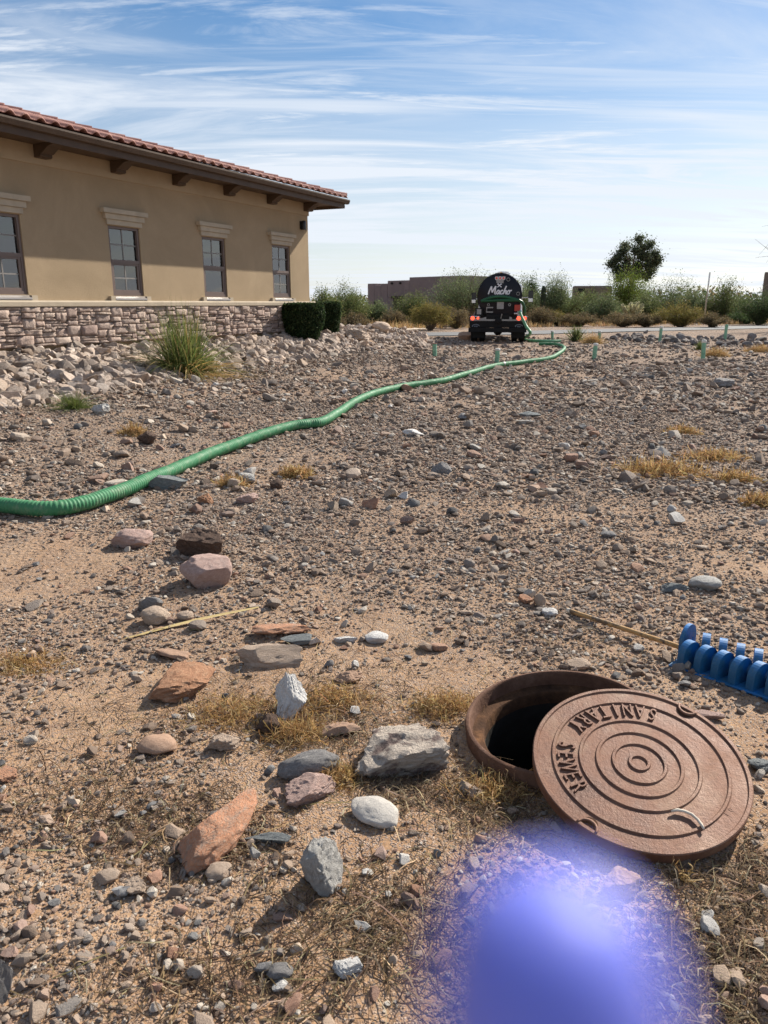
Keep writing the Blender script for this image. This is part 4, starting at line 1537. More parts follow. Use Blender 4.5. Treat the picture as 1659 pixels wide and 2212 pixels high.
# light plate with three marker lights
flat_poly([(637, 238), (745, 238), (742, 268), (728, 276), (724, 304), (655, 304), (650, 276), (638, 268)], head_y(zx(690), zz(270)) - .01, .02).build('light_plate', M['silver'], truck)
for a in (653, 689, 723):
    y0 = head_y(zx(a), zz(254)) - .03
    o = tb().lathe([(.046, y0 - .005), (.046, y0 - .022), (.001, y0 - .03)], (zx(a), 0, zz(254)), 18, 'y').build('marker_light', M['marker'], truck, smooth='auto')
    q = tb().lathe([(.046, y0), (.058, y0), (.058, y0 - .02), (.046, y0 - .02), (.046, y0)], (zx(a), 0, zz(254)), 18, 'y').build('bezel', M['chrome'], o, smooth='auto')
# crossed tools emblem, lettering
def stroke(pts, w, y_off=.006, mat=None, name='letter'):
    """brush stroke laid on the dished tank head; pts in rear-view units"""
    P = [Vector((zx(a), zz(b))) for a, b in pts]
    vs, fs = [], []
    for i, p in enumerate(P):
        d = (P[min(i + 1, len(P) - 1)] - P[max(i - 1, 0)]).normalized()
        nrm = Vector((-d.y, d.x))
        ww = w[i] if hasattr(w, '__len__') else w
        for s_ in (1, -1):
            q = p + nrm * ww * s_ * .5
            vs.append((q.x, head_y(q.x, q.y) - y_off, q.y))
    for i in range(len(P) - 1): fs.append((2 * i, 2 * i + 1, 2 * i + 3, 2 * i + 2))
    return vs, fs


def strokes_obj(name, lst, w, mat, y_off=.006):
    m_ = MB()
    for k, pts in enumerate(lst):
        vs, fs = stroke(pts, w, y_off + .0012 * k); m_.add(vs, fs)
    o = m_.build(name, mat, truck, recalc=False)
    sd = o.modifiers.new('thick', 'SOLIDIFY'); sd.thickness = .003
    return o


def smooth_pts(pts, n=14):
    P, _ = spline([(a, b, 0) for a, b in pts], n)
    return [(p[0], p[1]) for p in P]


lx0, ly0, lsx, lsy = 574, 413, 93, 78
def L(pts, sm=True):
    q = [(lx0 + a * lsx, ly0 - b * lsy) for a, b in pts]
    return smooth_pts(q, 16) if sm and len(q) > 2 else q
strokes_obj('letter_m', [L([(0, 0), (.12, .45), (.33, 1.0)]), L([(.33, 1.0), (.36, .6), (.42, .22)]), L([(.42, .22), (.6, .65), (.80, 1.02)]), L([(.80, 1.02), (.74, .5), (.72, .1), (.82, .03)])], .052, M['letter_white'])
strokes_obj('letter_a', [L([(1.22, .42), (1.08, .50), (.94, .32), (.92, .10), (1.02, .02), (1.14, .2), (1.24, .48)]), L([(1.24, .48), (1.18, .2), (1.20, .04), (1.30, .08)])], .048, M['letter_white'])
strokes_obj('letter_c', [L([(1.60, .40), (1.52, .50), (1.38, .38), (1.32, .14), (1.40, .02), (1.54, .06), (1.62, .16)])], .048, M['letter_white'])
strokes_obj('letter_h', [L([(1.64, .0), (1.76, .5), (1.96, 1.05)]), L([(1.70, .2), (1.84, .44), (1.96, .44), (1.92, .2), (1.92, .04), (2.02, .06)])], .050, M['letter_white'])
strokes_obj('letter_o', [L([(2.30, .46), (2.16, .44), (2.06, .22), (2.10, .02), (2.24, .04), (2.34, .26), (2.28, .46), (2.40, .42), (2.56, .52)])], .046, M['letter_white'])
strokes_obj('emblem', [[(666, 310), (706, 344)], [(702, 310), (664, 344)], [(662, 316), (674, 308)], [(696, 308), (708, 316)]], .035, M['letter_white'])
strokes_obj('small_print', [[(574 + 18 * k, 424), (574 + 18 * k + (4 if k % 2 else 0), 434)] for k in range(13)] + [[(576 + 36 * k, 424), (586 + 36 * k, 424)] for k in range(6)], .014, M['teal_dim'])
for (a, b) in ((772, 268), (877, 408)):
    y0 = head_y(zx(a), zz(b))
    tb().lathe([(.055, y0 - .002), (.072, y0 - .002), (.072, y0 - .05), (.055, y0 - .05), (.055, y0 - .002)], (zx(a), 0, zz(b)), 18, 'y').build('sight_glass', M['silver'], truck, smooth='auto')
# stowed hose across the tank, hung over the right side
for pts, r_ in (([(503, 484), (560, 458), (640, 441), (720, 438), (800, 450), (884, 474)], .055), ([(503, 480), (600, 478), (700, 474), (800, 474), (888, 472)], .058)):
    P, _ = spline([(zx(a), -.20, zz(b)) for a, b in pts], 60)
    v, f = sweep(P, np.full(60, r_), 12)
    np_mesh('stowed_hose', v, f, M['dark_hose'], truck, smooth=True)
P, _ = spline([(zx(886), -.20, zz(472)), (zx(925), -.12, zz(500)), (zx(948), 0, zz(560)), (zx(945), .1, zz(640))], 40)
v, f = sweep(P, np.full(40, .06), 12); np_mesh('stowed_hose', v, f, M['dark_hose'], truck, smooth=True)
# lower works: frame, placards, box, valve, lamps, body, bumper
tb().box(zx(500), zx(880), .08, .5, zz(660), zz(500)).build('rear_frame', M['truck_black'], truck)
flat_poly([(667, 490), (736, 490), (736, 560), (667, 560)], -.13).build('placard', M['silver'], truck)
flat_poly([(560, 540), (628, 540), (628, 552), (560, 552)], -.06, .03).build('step_bar', M['silver'], truck)
flat_poly([(560, 585), (628, 585), (628, 597), (560, 597)], -.06, .03).build('step_bar', M['silver'], truck)
tb().tube([(zx(562), -.05, zz(540)), (zx(562), -.05, zz(600))], .018, 8).build('step_bar', M['silver'], truck)
tb().box(zx(446), zx(524), -.12, .3, zz(632), zz(552)).build('tool_box', M['truck_black'], truck, bevel=.01)
flat_poly([(462, 562), (508, 562), (508, 614), (462, 614)], -.122, .01).build('box_label', M['silver'], truck)
tb().box(zx(846), zx(906), -.16, .02, zz(582), zz(518)).build('red_box', M['red_box'], truck, bevel=.01)
tb().lathe([(.001, -.22), (.12, -.20), (.14, -.12), (.11, -.1), (.11, .2)], (zx(686), 0, zz(676)), 20, 'y').build('outlet_valve', M['truck_black'], truck, smooth='auto')
tb().tube([(zx(712), -.2, zz(655)), (zx(722), -.22, zz(608))], .018, 8).build('valve_handle', M['silver'], truck)
tb().tube([(zx(848), -.2, zz(606)), (zx(885), -.25, zz(606))], .04, 10).build('hose_coupling', M['chrome'], truck, smooth='auto')
tb().tube([(zx(910), -.2, zz(575)), (zx(910), -.26, zz(600))], .045, 10).build('hose_coupling', M['chrome'], truck, smooth='auto')
for a in (580, 795):
    tb().lathe([(.03, -.06), (.055, -.06), (.055, -.1), (.03, -.1), (.03, -.06)], (zx(a), 0, zz(518)), 14, 'y').build('pipe_cap', M['silver'], truck, smooth='auto')
# unit number
for k, ch in enumerate('W-24'):
    me = glyph(ch, .085, .002); me.materials.clear(); me.materials.append(M['emblem_grey'])
    o = bpy.data.objects.new('letter', me); link(o, truck); o.location = (zx(640 + 17 * k), -.02, zz(606)); o.rotation_euler = (math.pi / 2, 0, 0)
for k, ch in enumerate('CXB'):
    me = glyph(ch, .085, .002); me.materials.clear(); me.materials.append(M['emblem_grey'])
    o = bpy.data.objects.new('letter', me); link(o, truck); o.location = (zx(720 + 19 * k), -.02, zz(606)); o.rotation_euler = (math.pi / 2, 0, 0)
flat_poly([(640, 618), (520, 652), (395, 652), (395, 680), (980, 680), (980, 652), (850, 652), (740, 618)], -.02, .04).build('lamp_bar', M['silver'], truck)
tb().box(zx(560), zx(800), -.075, -.03, zz(664), zz(612)).build('sump', M['truck_black'], truck, bevel=.02)
for a, w in ((420, 20), (475, 12), (895, 21), (955, 19)):
    o = tb().lathe([(w * KS, -.062), (w * KS, -.09), (w * KS * .7, -.105), (.001, -.11)], (zx(a), 0, zz(653)), 20, 'y').build('tail_light', M['tail'], truck, smooth='auto')
flat_poly([(825, 640), (865, 640), (865, 664), (825, 664)], -.062, .01).build('number_plate', M['truck_black'], truck)
flat_poly([(388, 681), (980, 681), (980, 749), (388, 749)], -.01, .05).build('rear_panel', M['truck_black'], truck, bevel=.01)
for a in (455, 900):
    m_ = MB()
    pts = [(zx(a) + .155 * math.cos(2 * math.pi * k / 28), zz(733) + .075 * math.sin(2 * math.pi * k / 28)) for k in range(28)]
    ins = [(zx(a) + .125 * math.cos(2 * math.pi * k / 28), zz(733) + .052 * math.sin(2 * math.pi * k / 28)) for k in range(28)]
    m_.add([(p[0], -.064, p[1]) for p in pts] + [(p[0], -.064, p[1]) for p in ins], [(k, (k + 1) % 28, 28 + (k + 1) % 28, 28 + k) for k in range(16)])
    for j in range(4):
        m_.box(zx(a) - .07 + .038 * j, zx(a) - .048 + .038 * j, -.066, -.062, zz(742), zz(730))
    m_.build('emblem', M['emblem_grey'], truck, recalc=False)
tb().box(zx(380), zx(979), -.16, -.065, zz(796), zz(750)).build('bumper', M['truck_black'], truck, bevel=.012)
tb().box(zx(500), zx(560), 0, 6, zz(800), zz(700)).build('chassis_rail', M['truck_black'], truck)
tb().box(zx(800), zx(860), 0, 6, zz(800), zz(700)).build('chassis_rail', M['truck_black'], truck)
for a0, a1 in ((420, 552), (822, 966)):
    tb().box(zx(a0), zx(a1), .1, .115, zz(854), zz(797)).build('mud_flap', M['rubber'], truck)
for yax in (.72, 5.1):
    cols_ = (430, 520, 856, 934) if yax < 2 else (440, 925)
    for a in cols_:
        rt, w = .47, .12
        wh = bpy.data.objects.new('wheel', None); link(wh, truck); wh.location = (zx(a), yax, rt); wh.empty_display_size = .1
        pr = [(rt * .58, -w), (rt * .92, -w), (rt, -w * .75), (rt, w * .75), (rt * .92, w), (rt * .58, w)]
        MB().lathe(pr, n=32, axis='x').build('tyre', M['rubber'], wh, smooth='auto')
        MB().lathe([(rt * .58, -w * .8), (rt * .5, -w * .4), (.1, -w * .3), (.001, -w * .3)], n=24, axis='x').build('rim', M['silver'], wh, smooth='auto')
        MB().lathe([(rt * .58, w * .8), (rt * .5, w * .4), (.1, w * .3), (.001, w * .3)], n=24, axis='x').build('rim', M['silver'], wh, smooth='auto')
tb().tube([(zx(430), .72, .47), (zx(934), .72, .47)], .09, 12).build('axle', M['truck_black'], truck)
tb().lathe([(.001, .55), (.2, .6), (.2, .85), (.001, .9)], (zx(683), 0, .47), 16, 'y').build('differential', M['truck_black'], truck, smooth='auto')
# side trays, fenders, cab
for sg in (-1, 1):
    tb().box(zx(683) + sg * 1.0 - .17, zx(683) + sg * 1.0 + .17, -.02, 3.6, zz(690), zz(640)).build('side_tray', M['truck_black'], truck)
    tb().box(zx(683) + sg * .98 - .2, zx(683) + sg * .98 + .2, .15, 1.4, .98, 1.03).build('fender', M['chrome'], truck)
cabm = tb().box(zx(683) - 1.02, zx(683) + 1.02, 4.3, 6.2, .75, 2.42, .06); cabm.build('cab', M['white_paint'], truck, bevel=.08)
tb().box(zx(683) - .82, zx(683) + .82, 4.285, 4.298, 1.75, 2.25).build('cab_rear_window', M['mirror'], truck)
tb().box(zx(683) - .75, zx(683) + .75, 6.2, 7.6, .7, 1.55, .05).build('hood', M['white_paint'], truck, bevel=.08)
for sg, (a0, a1, b0, b1) in ((-1, (412, 453, 390, 492)), (1, (979, 1023, 370, 478))):
    mo = bpy.data.objects.new('side_mirror', None); link(mo, truck); mo.location = (zx((a0 + a1) / 2), 6.0, zz((b0 + b1) / 2)); mo.empty_display_size = .1
    ww, hh_ = (a1 - a0) * KS * .58, (b1 - b0) * KS * .55
    q = 1.14
    MB().box(-ww * q, ww * q, -.05, .07, -hh_ * q, hh_ * q).build('mirror_shell', M['truck_black'], mo, bevel=.02)
    MB().box(-ww * .85 * q, ww * .85 * q, -.062, -.052, -hh_ * .3, hh_ * .9 * q).build('mirror_glass', M['mirror'], mo)
    MB().box(-ww * .85 * q, ww * .85 * q, -.066, -.052, -hh_ * .92 * q, -hh_ * .34).build('convex_mirror', M['chrome'], mo, bevel=.01)
    MB().tube([(0, 0, -hh_ * .2), (-sg * .45, -.1, -hh_ * .25)], .018, 8).build('mirror_arm', M['chrome'], mo)
    mo.location.x = -1.31 if sg < 0 else 1.40
# hose from the valve down to the ground, one with the hose on the gravel
tmat = Matrix.Translation(truck.location) @ Matrix.Rotation(R(-9.2), 4, 'Z')
top_pts = [tmat @ Vector(p) for p in ((zx(900), -.24, zz(585)), (zx(912), -.32, zz(615)), (zx(938), -.45, zz(665)), (zx(972), -.6, zz(730)), (zx(1015), -.8, zz(800)))]
hend = hit(1118, 733); ex_pts = []
for a, b in ((1128, 737), (1150, 740), (1185, 741), (1211, 741)):
    p = hit(a, b); ex_pts.append((p.x, p.y, p.z + .07))
P, L_ = spline([tuple(p) for p in top_pts] + ex_pts, 160)
P[:, 2] = np.maximum(P[:, 2], ground_z(P[:, 0], P[:, 1]) + .06)
v, f = sweep(P, np.full(160, .06), 12)
o = np_mesh('drop_hose', v, f, M['hose_pale'], hose, smooth=True); o.matrix_parent_inverse = Matrix.Translation(-hose.location)

# ------------------------------------------------------------------ plants
t = NT('leaf', .75, .2)
a = t.new('ShaderNodeVertexColor'); a.layer_name = 'Col'
t.color(a.outputs[0])
tl = t.new('ShaderNodeBsdfTranslucent'); t.l.new(a.outputs[0], tl.inputs['Color'])
mx = t.new('ShaderNodeMixShader'); mx.inputs[0].default_value = .38
t.l.new(t.b.outputs[0], mx.inputs[1]); t.l.new(tl.outputs[0], mx.inputs[2]); t.l.new(mx.outputs[0], t.n['Material Output'].inputs[0])
M['leaf'] = t.m
t.b.inputs['Subsurface Weight'].default_value = 0
M['bark'] = plain('bark', (.16, .12, .09), .9, .15, 0, .25, 12, .5, 40)
M['bark_green'] = plain('palo_verde_bark', (.17, .17, .09), .85, .2, 0, .2, 8)


def blades(base, dirs, lens, w, droop, nseg=4, col=None, g=None, flat=False):
    """curved tapering strips. base n x 3, dirs n x 3 unit, lens n"""
    n = len(base)
    s = np.linspace(0, 1, nseg + 1)
    up = np.array([0, 0, 1.0])
    sidev = np.cross(dirs, up) + 1e-6
    sidev /= np.linalg.norm(sidev, axis=1)[:, None]
    if not flat:
        th = g.uniform(-.9, .9, n)[:, None]
        sidev = sidev * np.cos(th) + np.cross(dirs, sidev) * np.sin(th)
    P = base[:, None, :] + dirs[:, None, :] * (lens[:, None] * s)[..., None]
    P[..., 2] -= (droop[:, None] * lens[:, None] * s ** 2.2)
    ww = (w[:, None] * np.maximum(.12, (1 - s ** 1.6)))[..., None] * .5
    V = np.stack([P - sidev[:, None, :] * ww, P + sidev[:, None, :] * ww], 2)      # n, seg+1, 2, 3
    V = V.reshape(-1, 3)
    ii = np.arange(n * (nseg + 1) * 2).reshape(n, nseg + 1, 2)
    F = np.stack([ii[:, :-1, 0], ii[:, :-1, 1], ii[:, 1:, 1], ii[:, 1:, 0]], -1).reshape(-1, 4)
    C = None
    if col is not None: C = np.repeat(col, (nseg + 1) * 2, axis=0)
    return V, F, C


def leaf_quads(P, size, g, col):
    n = len(P)
    a = g.normal(size=(n, 3)); a /= np.linalg.norm(a, axis=1)[:, None]
    b = np.cross(a, g.normal(size=(n, 3))); b /= np.linalg.norm(b, axis=1)[:, None]
    s = (size * g.uniform(.6, 1.4, n))[:, None]
    V = np.stack([P - a * s, P - b * s * .5, P + a * s, P + b * s * .5], 1).reshape(-1, 3)
    F = np.arange(4 * n).reshape(n, 4)
    return V, F, np.repeat(col, 4, axis=0)


def vary(cols, n, g, amt=.22):
    c = np.array(cols)[g.integers(0, len(cols), n)]
    return np.clip(c * np.exp(g.normal(0, amt, (n, 1))) * (1 + g.normal(0, .06, (n, 3))), 0, 1)


OLIVE = [(0.1203, 0.1423, 0.0504), (0.1556, 0.1723, 0.0663), (0.092, 0.1197, 0.0398)]
GREYG = [(0.1392, 0.1729, 0.0788), (0.181, 0.2104, 0.103), (0.1044, 0.1353, 0.0605)]
DARKG = [(0.047, 0.0806, 0.0291), (0.0706, 0.1042, 0.0378), (0.0941, 0.126, 0.051)]
CREO = [(0.1894, 0.1578, 0.0442), (0.1515, 0.1326, 0.0379), (0.2272, 0.1767, 0.0568)]
BRUSH = [(0.171, 0.1283, 0.0672), (0.1344, 0.1039, 0.0549), (0.2077, 0.1589, 0.0855)]
GOLD = [(.42, .28, .11), (.34, .22, .085), (.50, .36, .17)]
BRIGHT = [(0.1344, 0.1747, 0.0308), (0.1747, 0.2184, 0.0431), (0.1008, 0.1383, 0.0246)]


def shrub(name, label, cat, px, py, wpx, hpx, cols, seed, group=None, nbr=34, leaves=3200, lsize=.075, spread=1.0, bare=.06, bark='bark', trunk_h=0.0, dist=None, bright=1.0, clump=.11, depth=.9):
    """many-stemmed desert shrub or small tree: stems fan out from the foot, leaves gather toward their outer ends"""
    g = np.random.default_rng(seed)
    p = hit(px, py) if dist is None else None
    if dist is not None:
        d = pixray(px, py); k = dist / math.hypot(d[0], d[1]); p = Vector((d[0] * k, d[1] * k, gz(d[0] * k, d[1] * k)))
    D = depth_of(p)
    Wm, Hm = wpx * D / FPX, hpx * D / FPX
    o = thing(name, label, cat, p, 0, group)
    stems = MB()
    LP = []
    leaves = int(leaves * 4.8); Hm *= 1.10; Wm *= 1.14; lsize *= .72; clump *= .8
    per = leaves // nbr
    for k in range(nbr):
        az_ = g.uniform(0, 2 * math.pi)
        rr = math.sqrt(g.uniform(0, 1))
        if g.random() < .35: rr = g.uniform(.75, 1)
        hfrac = math.sqrt(max(0, 1 - (rr * .93) ** 2)) * g.uniform(.72, 1.06)
        hfrac = max(hfrac, g.uniform(.16, .45))
        end = np.array([math.cos(az_) * rr * Wm * .5 * spread, math.sin(az_) * rr * Wm * .5 * depth, hfrac * Hm])
        st = np.array([math.cos(az_) * .04 * Wm, math.sin(az_) * .04 * Wm, trunk_h * Hm])
        mid = st + (end - st) * .5 + np.array([0, 0, Hm * .10]) - np.array([end[0], end[1], 0]) * .10
        pts, _ = spline([st, mid, end], 7)
        pts[1:-1] += g.normal(0, .02 * Hm, (5, 3))
        r0 = .012 * Hm * (1 + trunk_h * 2)
        stems.tube([tuple(q) for q in pts], [r0 * (1 - .8 * i / 6) for i in range(7)], 4, caps=False)
        s_ = g.uniform(bare, 1.03, per) ** .8
        base = np.stack([np.interp(s_, np.linspace(0, 1, 7), pts[:, c]) for c in range(3)], -1)
        LP.append(base + g.normal(0, 1, (per, 3)) * (clump * Hm * (.45 + .55 * s_))[:, None])
    if trunk_h:
        stems.tube([(0, 0, -.15), (.02 * Wm, 0, trunk_h * Hm * .5), (0, 0, trunk_h * Hm * 1.05)], [.035 * Hm, .028 * Hm, .02 * Hm], 8)
    LP = np.concatenate(LP)
    LP = LP[LP[:, 2] > .02]
    c = vary(cols, len(LP), g) * bright
    V, F, C = leaf_quads(LP, lsize * (1 if D < 45 else D / 55), g, c)
    stems.build('trunk', M[bark], o, smooth=True, recalc=False)
    np_mesh('crown', V, F, M['leaf'], o, col=C)
    return o


# two clipped evergreen shrubs at the corner of the house
def topiary(px, py, wpx, hpx, seed, label):
    g = np.random.default_rng(seed)
    p = hit(px, py); D = depth_of(p); Wm, Hm = wpx * D / FPX, hpx * D / FPX
    o = thing('clipped_shrub', label, 'shrub', p, 0, 'clipped shrubs at the corner of the house')
    n = 16000
    a = g.uniform(0, 2 * math.pi, n); hcut = g.random(n)
    # profile: narrow foot, full shoulder, nearly flat top
    zz_ = hcut
    prof_r = np.interp(zz_, [0, .1, .35, .7, .9, 1], [.60, .72, .88, .99, 1.0, .90])
    top = g.random(n) < .36
    rr = np.where(top, np.sqrt(g.random(n)) * .95, prof_r)
    zz_ = np.where(top, 1.0 - .06 * rr ** 3 - .02, zz_)
    lump = 1 + .07 * vnoise(a * 3, zz_ * 5, seed) + .05 * vnoise(a * 9, zz_ * 13, seed + 1)
    rr = rr * lump * np.where(top, 1, 1 - .06 * g.random(n) ** 2)
    P = np.stack([rr * np.cos(a) * Wm * .5, rr * np.sin(a) * Wm * .5, zz_ * Hm * (1 + .03 * vnoise(rr * 6, a * 3, seed + 2)) + .02], -1)
    P += g.normal(0, .012, P.shape)
    V, F, C = leaf_quads(P, .034, g, vary([(.026, .048, .017), (.042, .066, .026), (.016, .032, .012), (.07, .092, .038)], n, g, .3))
    np_mesh('crown', V, F, M['leaf'], o, col=C)
    core = MB().lathe([(.001, .02), (.28 * Wm, .02), (.40 * Wm, .35 * Hm), (.45 * Wm, .75 * Hm), (.42 * Wm, .92 * Hm), (.001, .94 * Hm)], n=20)  # solid dark filler, coloured as the shade between the leaves
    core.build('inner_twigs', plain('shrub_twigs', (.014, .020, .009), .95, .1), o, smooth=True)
    return o


topiary(713, 722, 46, 64, 3, 'clipped round evergreen shrub behind another at the house corner')
topiary(656, 734, 92, 74, 2, 'large clipped flat topped evergreen shrub in the rock bed')


# big arching grass clump at the edge of the rock bed, spiky yucca by the road, small weeds
def grass_clump(name, label, cat, px, py, wm, hm, n, cols, seed, w=.012, droop=(.25, .9), dry=None, group=None, upright=.35):
    g = np.random.default_rng(seed)
    p = hit(px, py)
    o = thing(name, label, cat, p, 0, group)
    az_ = g.uniform(0, 2 * math.pi, n)
    lean = np.abs(g.normal(0, 1, n)) * (1 - upright) + .08
    lean = np.clip(lean, .05, 1.35)
    dirs = np.stack([np.cos(az_) * np.sin(lean), np.sin(az_) * np.sin(lean), np.cos(lean)], -1)
    base = np.stack([g.normal(0, .05 * wm, n), g.normal(0, .05 * wm, n), np.zeros(n)], -1)
    lens = g.uniform(.6, 1.1, n) * (hm * (1 - np.sin(lean)) + wm * .62 * np.sin(lean))
    dr = g.uniform(*droop, n) * np.sin(lean)
    c = vary(cols, n, g)
    if dry is not None:
        m_ = dry(az_, lean, g); c[m_] = vary(GOLD, m_.sum(), g)
    V, F, C = blades(base, dirs, lens, w * g.uniform(.6, 1.3, n), dr, 6, c, g)
    V[:, 2] = np.maximum(V[:, 2], .01)
    np_mesh('blades', V, F, M['leaf'], o, col=C)
    return o


grass_clump('grass_clump', 'large arching green ornamental grass clump at the edge of the rock bed', 'grass clump', 402, 815, 2.9, 1.45, 1500,
            [(.16, .20, .055), (.11, .15, .04), (.25, .27, .095), (.08, .11, .03)], 8, .014, (.35, 1.1), upright=.15,
            dry=lambda a_, l_, g_: ((l_ > .85) & (np.cos(a_ + .5) > .35) & (g_.random(len(a_)) < .75)) | (g_.random(len(a_)) < .06))
g = np.random.default_rng(91)
grass_clump('yucca', 'spiky green yucca standing by the hose near the road', 'yucca', 1244, 738, 1.5, .62, 240, [(.12, .14, .05), (.08, .10, .035), (.17, .18, .075)], 9, .03, (.0, .12), upright=.30)
grass_clump('green_weed', 'low green weed on the gravel below the rock bed', 'weed', 160, 884, 1.0, .10, 420, [(.10, .13, .03), (.13, .16, .045)], 10, .006, (.1, .5), upright=.0)
grass_clump('green_weed', 'small round green weed behind the tallest green pipe stub', 'weed', 1510, 756, .5, .35, 200, [(.10, .13, .03), (.13, .15, .05)], 11, .012, (.1, .4), upright=.3)
tufts = [(1432, 1022, .75, .12, 'largest golden dry grass tuft on the open gravel'), (1540, 990, .65, .09, 'wide golden dry grass tuft behind the largest one'), (1475, 935, .35, .06, 'thin golden dry grass patch uphill from the larger tufts'), (1590, 1040, .35, .05, 'sparse golden dry grass beside the wide tuft'),
         (292, 938, .30, .10, 'small golden dry grass tuft beside the brown leaning rock'), (640, 1028, .28, .09, 'golden dry grass among small rocks below the hose'), (500, 1050, .25, .05, 'thin golden dry grass near the pink angular stone'),
         (960, 1535, .26, .08, 'golden dry grass beside the largest boulder and the ring'), (640, 1590, .24, .09, 'golden dry grass at the foot of the white upright rock'), (720, 1520, .30, .05, 'flattened golden dry grass right of the white upright rock'), (500, 1545, .34, .05, 'flattened golden dry grass uphill from the tan pointed rock'),
         (730, 1690, .14, .05, 'small golden dry grass between the pinkish rock and the largest boulder'), (1065, 1715, .26, .07, 'golden dry grass at the near foot of the manhole ring'), (1478, 1900, .05, .07, 'curled dry weed in front of the rusty lid'),
         (1640, 760, .9, .2, 'golden dry grass near the dark rock band'), (1545, 770, .8, .22, 'golden dry grass beside the tallest green pipe stub'), (1280, 742, .7, .35, 'golden dry grass beside the spiky yucca'), (1640, 1090, .25, .05, 'thin golden dry grass uphill from the blue tool'), (45, 1440, .35, .03, 'flat dry grass patch on bare dirt')]
def dry_mat(lab, px_, py_, wm, hm, seed, near_):
    """low tangled mat of dead grass: short curling blades spread over its whole footprint"""
    g = np.random.default_rng(seed)
    p = hit(px_, py_); n = int(420 + 1500 * wm) if wm > .1 else 40
    o = thing('dry_grass_tuft', lab, 'dry grass', p, 0, 'dry grass tufts')
    rr = np.sqrt(g.random(n)) * (1 + .35 * g.normal(size=n)); a0 = g.uniform(0, 6.28, n)
    bx, by = rr * np.cos(a0) * wm * .42, rr * np.sin(a0) * wm * .30
    dome = hm * np.clip(1 - rr ** 2, 0, 1) * .5
    ns = 5
    ln = g.uniform(.5, 1.2, n) * max(hm * 1.2, .06 if near_ else .11)
    az_ = g.uniform(0, 6.28, n); el = g.uniform(-.1, 1.1, n); cu1 = g.normal(0, .6, n); cu2 = g.normal(-.35, .4, n)
    P = np.zeros((n, ns + 1, 3)); P[:, 0] = np.stack([bx, by, g.random(n) * dome], -1)
    for k in range(ns):
        A, E1 = az_ + cu1 * k, el + cu2 * k
        P[:, k + 1] = P[:, k] + np.stack([np.cos(A) * np.cos(E1), np.sin(A) * np.cos(E1), np.sin(E1)], -1) * (ln / ns)[:, None]
    gzz = ground_z(P[..., 0] + p.x, P[..., 1] + p.y) - p.z
    P[..., 2] = np.maximum(P[..., 2] + gzz[:, :1], gzz + .003)
    sv = np.cross(np.gradient(P, axis=1), g.normal(size=(n, 1, 3))); sv /= np.linalg.norm(sv, axis=-1, keepdims=True) + 1e-9
    w = (g.uniform(.6, 1.3, n) * (.0011 if near_ else .0026))[:, None, None]
    V = np.stack([P - sv * w, P + sv * w], 2).reshape(-1, 3)
    ii = np.arange(n * (ns + 1) * 2).reshape(n, ns + 1, 2)
    F = np.stack([ii[:, :-1, 0], ii[:, :-1, 1], ii[:, 1:, 1], ii[:, 1:, 0]], -1).reshape(-1, 4)
    np_mesh('blades', V, F, M['leaf'], o, col=np.repeat(vary([(.46, .29, .12), (.35, .21, .08), (.54, .39, .20), (.24, .14, .06)], n, g), (ns + 1) * 2, axis=0))


for k, (px_, py_, wm, hm, lab) in enumerate(tufts):
    if lab.startswith('flattened golden dry grass right'): lab = 'flattened golden dry grass between the white upright rock and the largest boulder'
    near_ = py_ > 1200
    dry_mat(lab, px_, py_, wm * (1.25 if near_ else 1.1), hm * (.7 if near_ else 1.0), 300 + k, near_)

# straw and twigs lying about (uncountable)
g = np.random.default_rng(404)
patches = [(720, 1560, 190, 90, 900), (200, 1720, 230, 110, 620), (820, 1980, 260, 130, 900), (1530, 2080, 170, 190, 1300), (1080, 1760, 110, 60, 400), (420, 1800, 220, 90, 700), (1040, 1640, 60, 70, 300), (880, 1700, 140, 60, 600),
           (700, 1450, 500, 100, 500), (1250, 1370, 260, 70, 300), (500, 2120, 400, 90, 500), (830, 1300, 700, 160, 500), (300, 1560, 250, 80, 300), (1480, 1890, 60, 40, 120), (1620, 1900, 60, 120, 300)]
BX = []
for (cx_, cy_, sx_, sy_, n) in patches:
    n = int(n * 1.05)
    a = cx_ + g.normal(0, .55, n) * sx_; b = cy_ + g.normal(0, .55, n) * sy_
    for i in range(n):
        d = pixray(a[i], min(b[i], 2400)); k = (0.01 - EYE) / d[2]
        BX.append((d[0] * k, d[1] * k))
BX = np.array(BX)
ok = (np.hypot(BX[:, 0] - RING_C[0], BX[:, 1] - RING_C[1]) > .38) & (BX[:, 1] > .6) & (np.hypot(BX[:, 0] - .815, BX[:, 1] - 2.12) > .30)
BX = BX[ok]; n = len(BX)
nseg = 4
az_ = g.uniform(0, 2 * math.pi, n); ln = np.exp(g.normal(-2.75, .55, n)); curl = g.normal(0, .32, n)
P = np.zeros((n, nseg + 1, 3)); P[:, 0, :2] = BX
for k in range(nseg):
    aa = az_ + curl * k + g.normal(0, .12, n)
    P[:, k + 1, 0] = P[:, k, 0] + np.cos(aa) * ln / nseg; P[:, k + 1, 1] = P[:, k, 1] + np.sin(aa) * ln / nseg
lift = g.uniform(0, .02, n)[:, None] * np.sin(np.linspace(0, math.pi, nseg + 1))[None] + g.uniform(.001, .006, n)[:, None]
P[..., 2] = ground_z(P[..., 0], P[..., 1]) + lift
dd = np.gradient(P, axis=1); sd_ = np.cross(dd, [0, 0, 1.0]); sd_ /= (np.linalg.norm(sd_, axis=-1, keepdims=True) + 1e-9)
sd_[..., 2] += .35
ww = (g.uniform(.0006, .0016, n))[:, None, None]
V = np.stack([P - sd_ * ww, P + sd_ * ww], 2).reshape(-1, 3)
ii = np.arange(n * (nseg + 1) * 2).reshape(n, nseg + 1, 2)
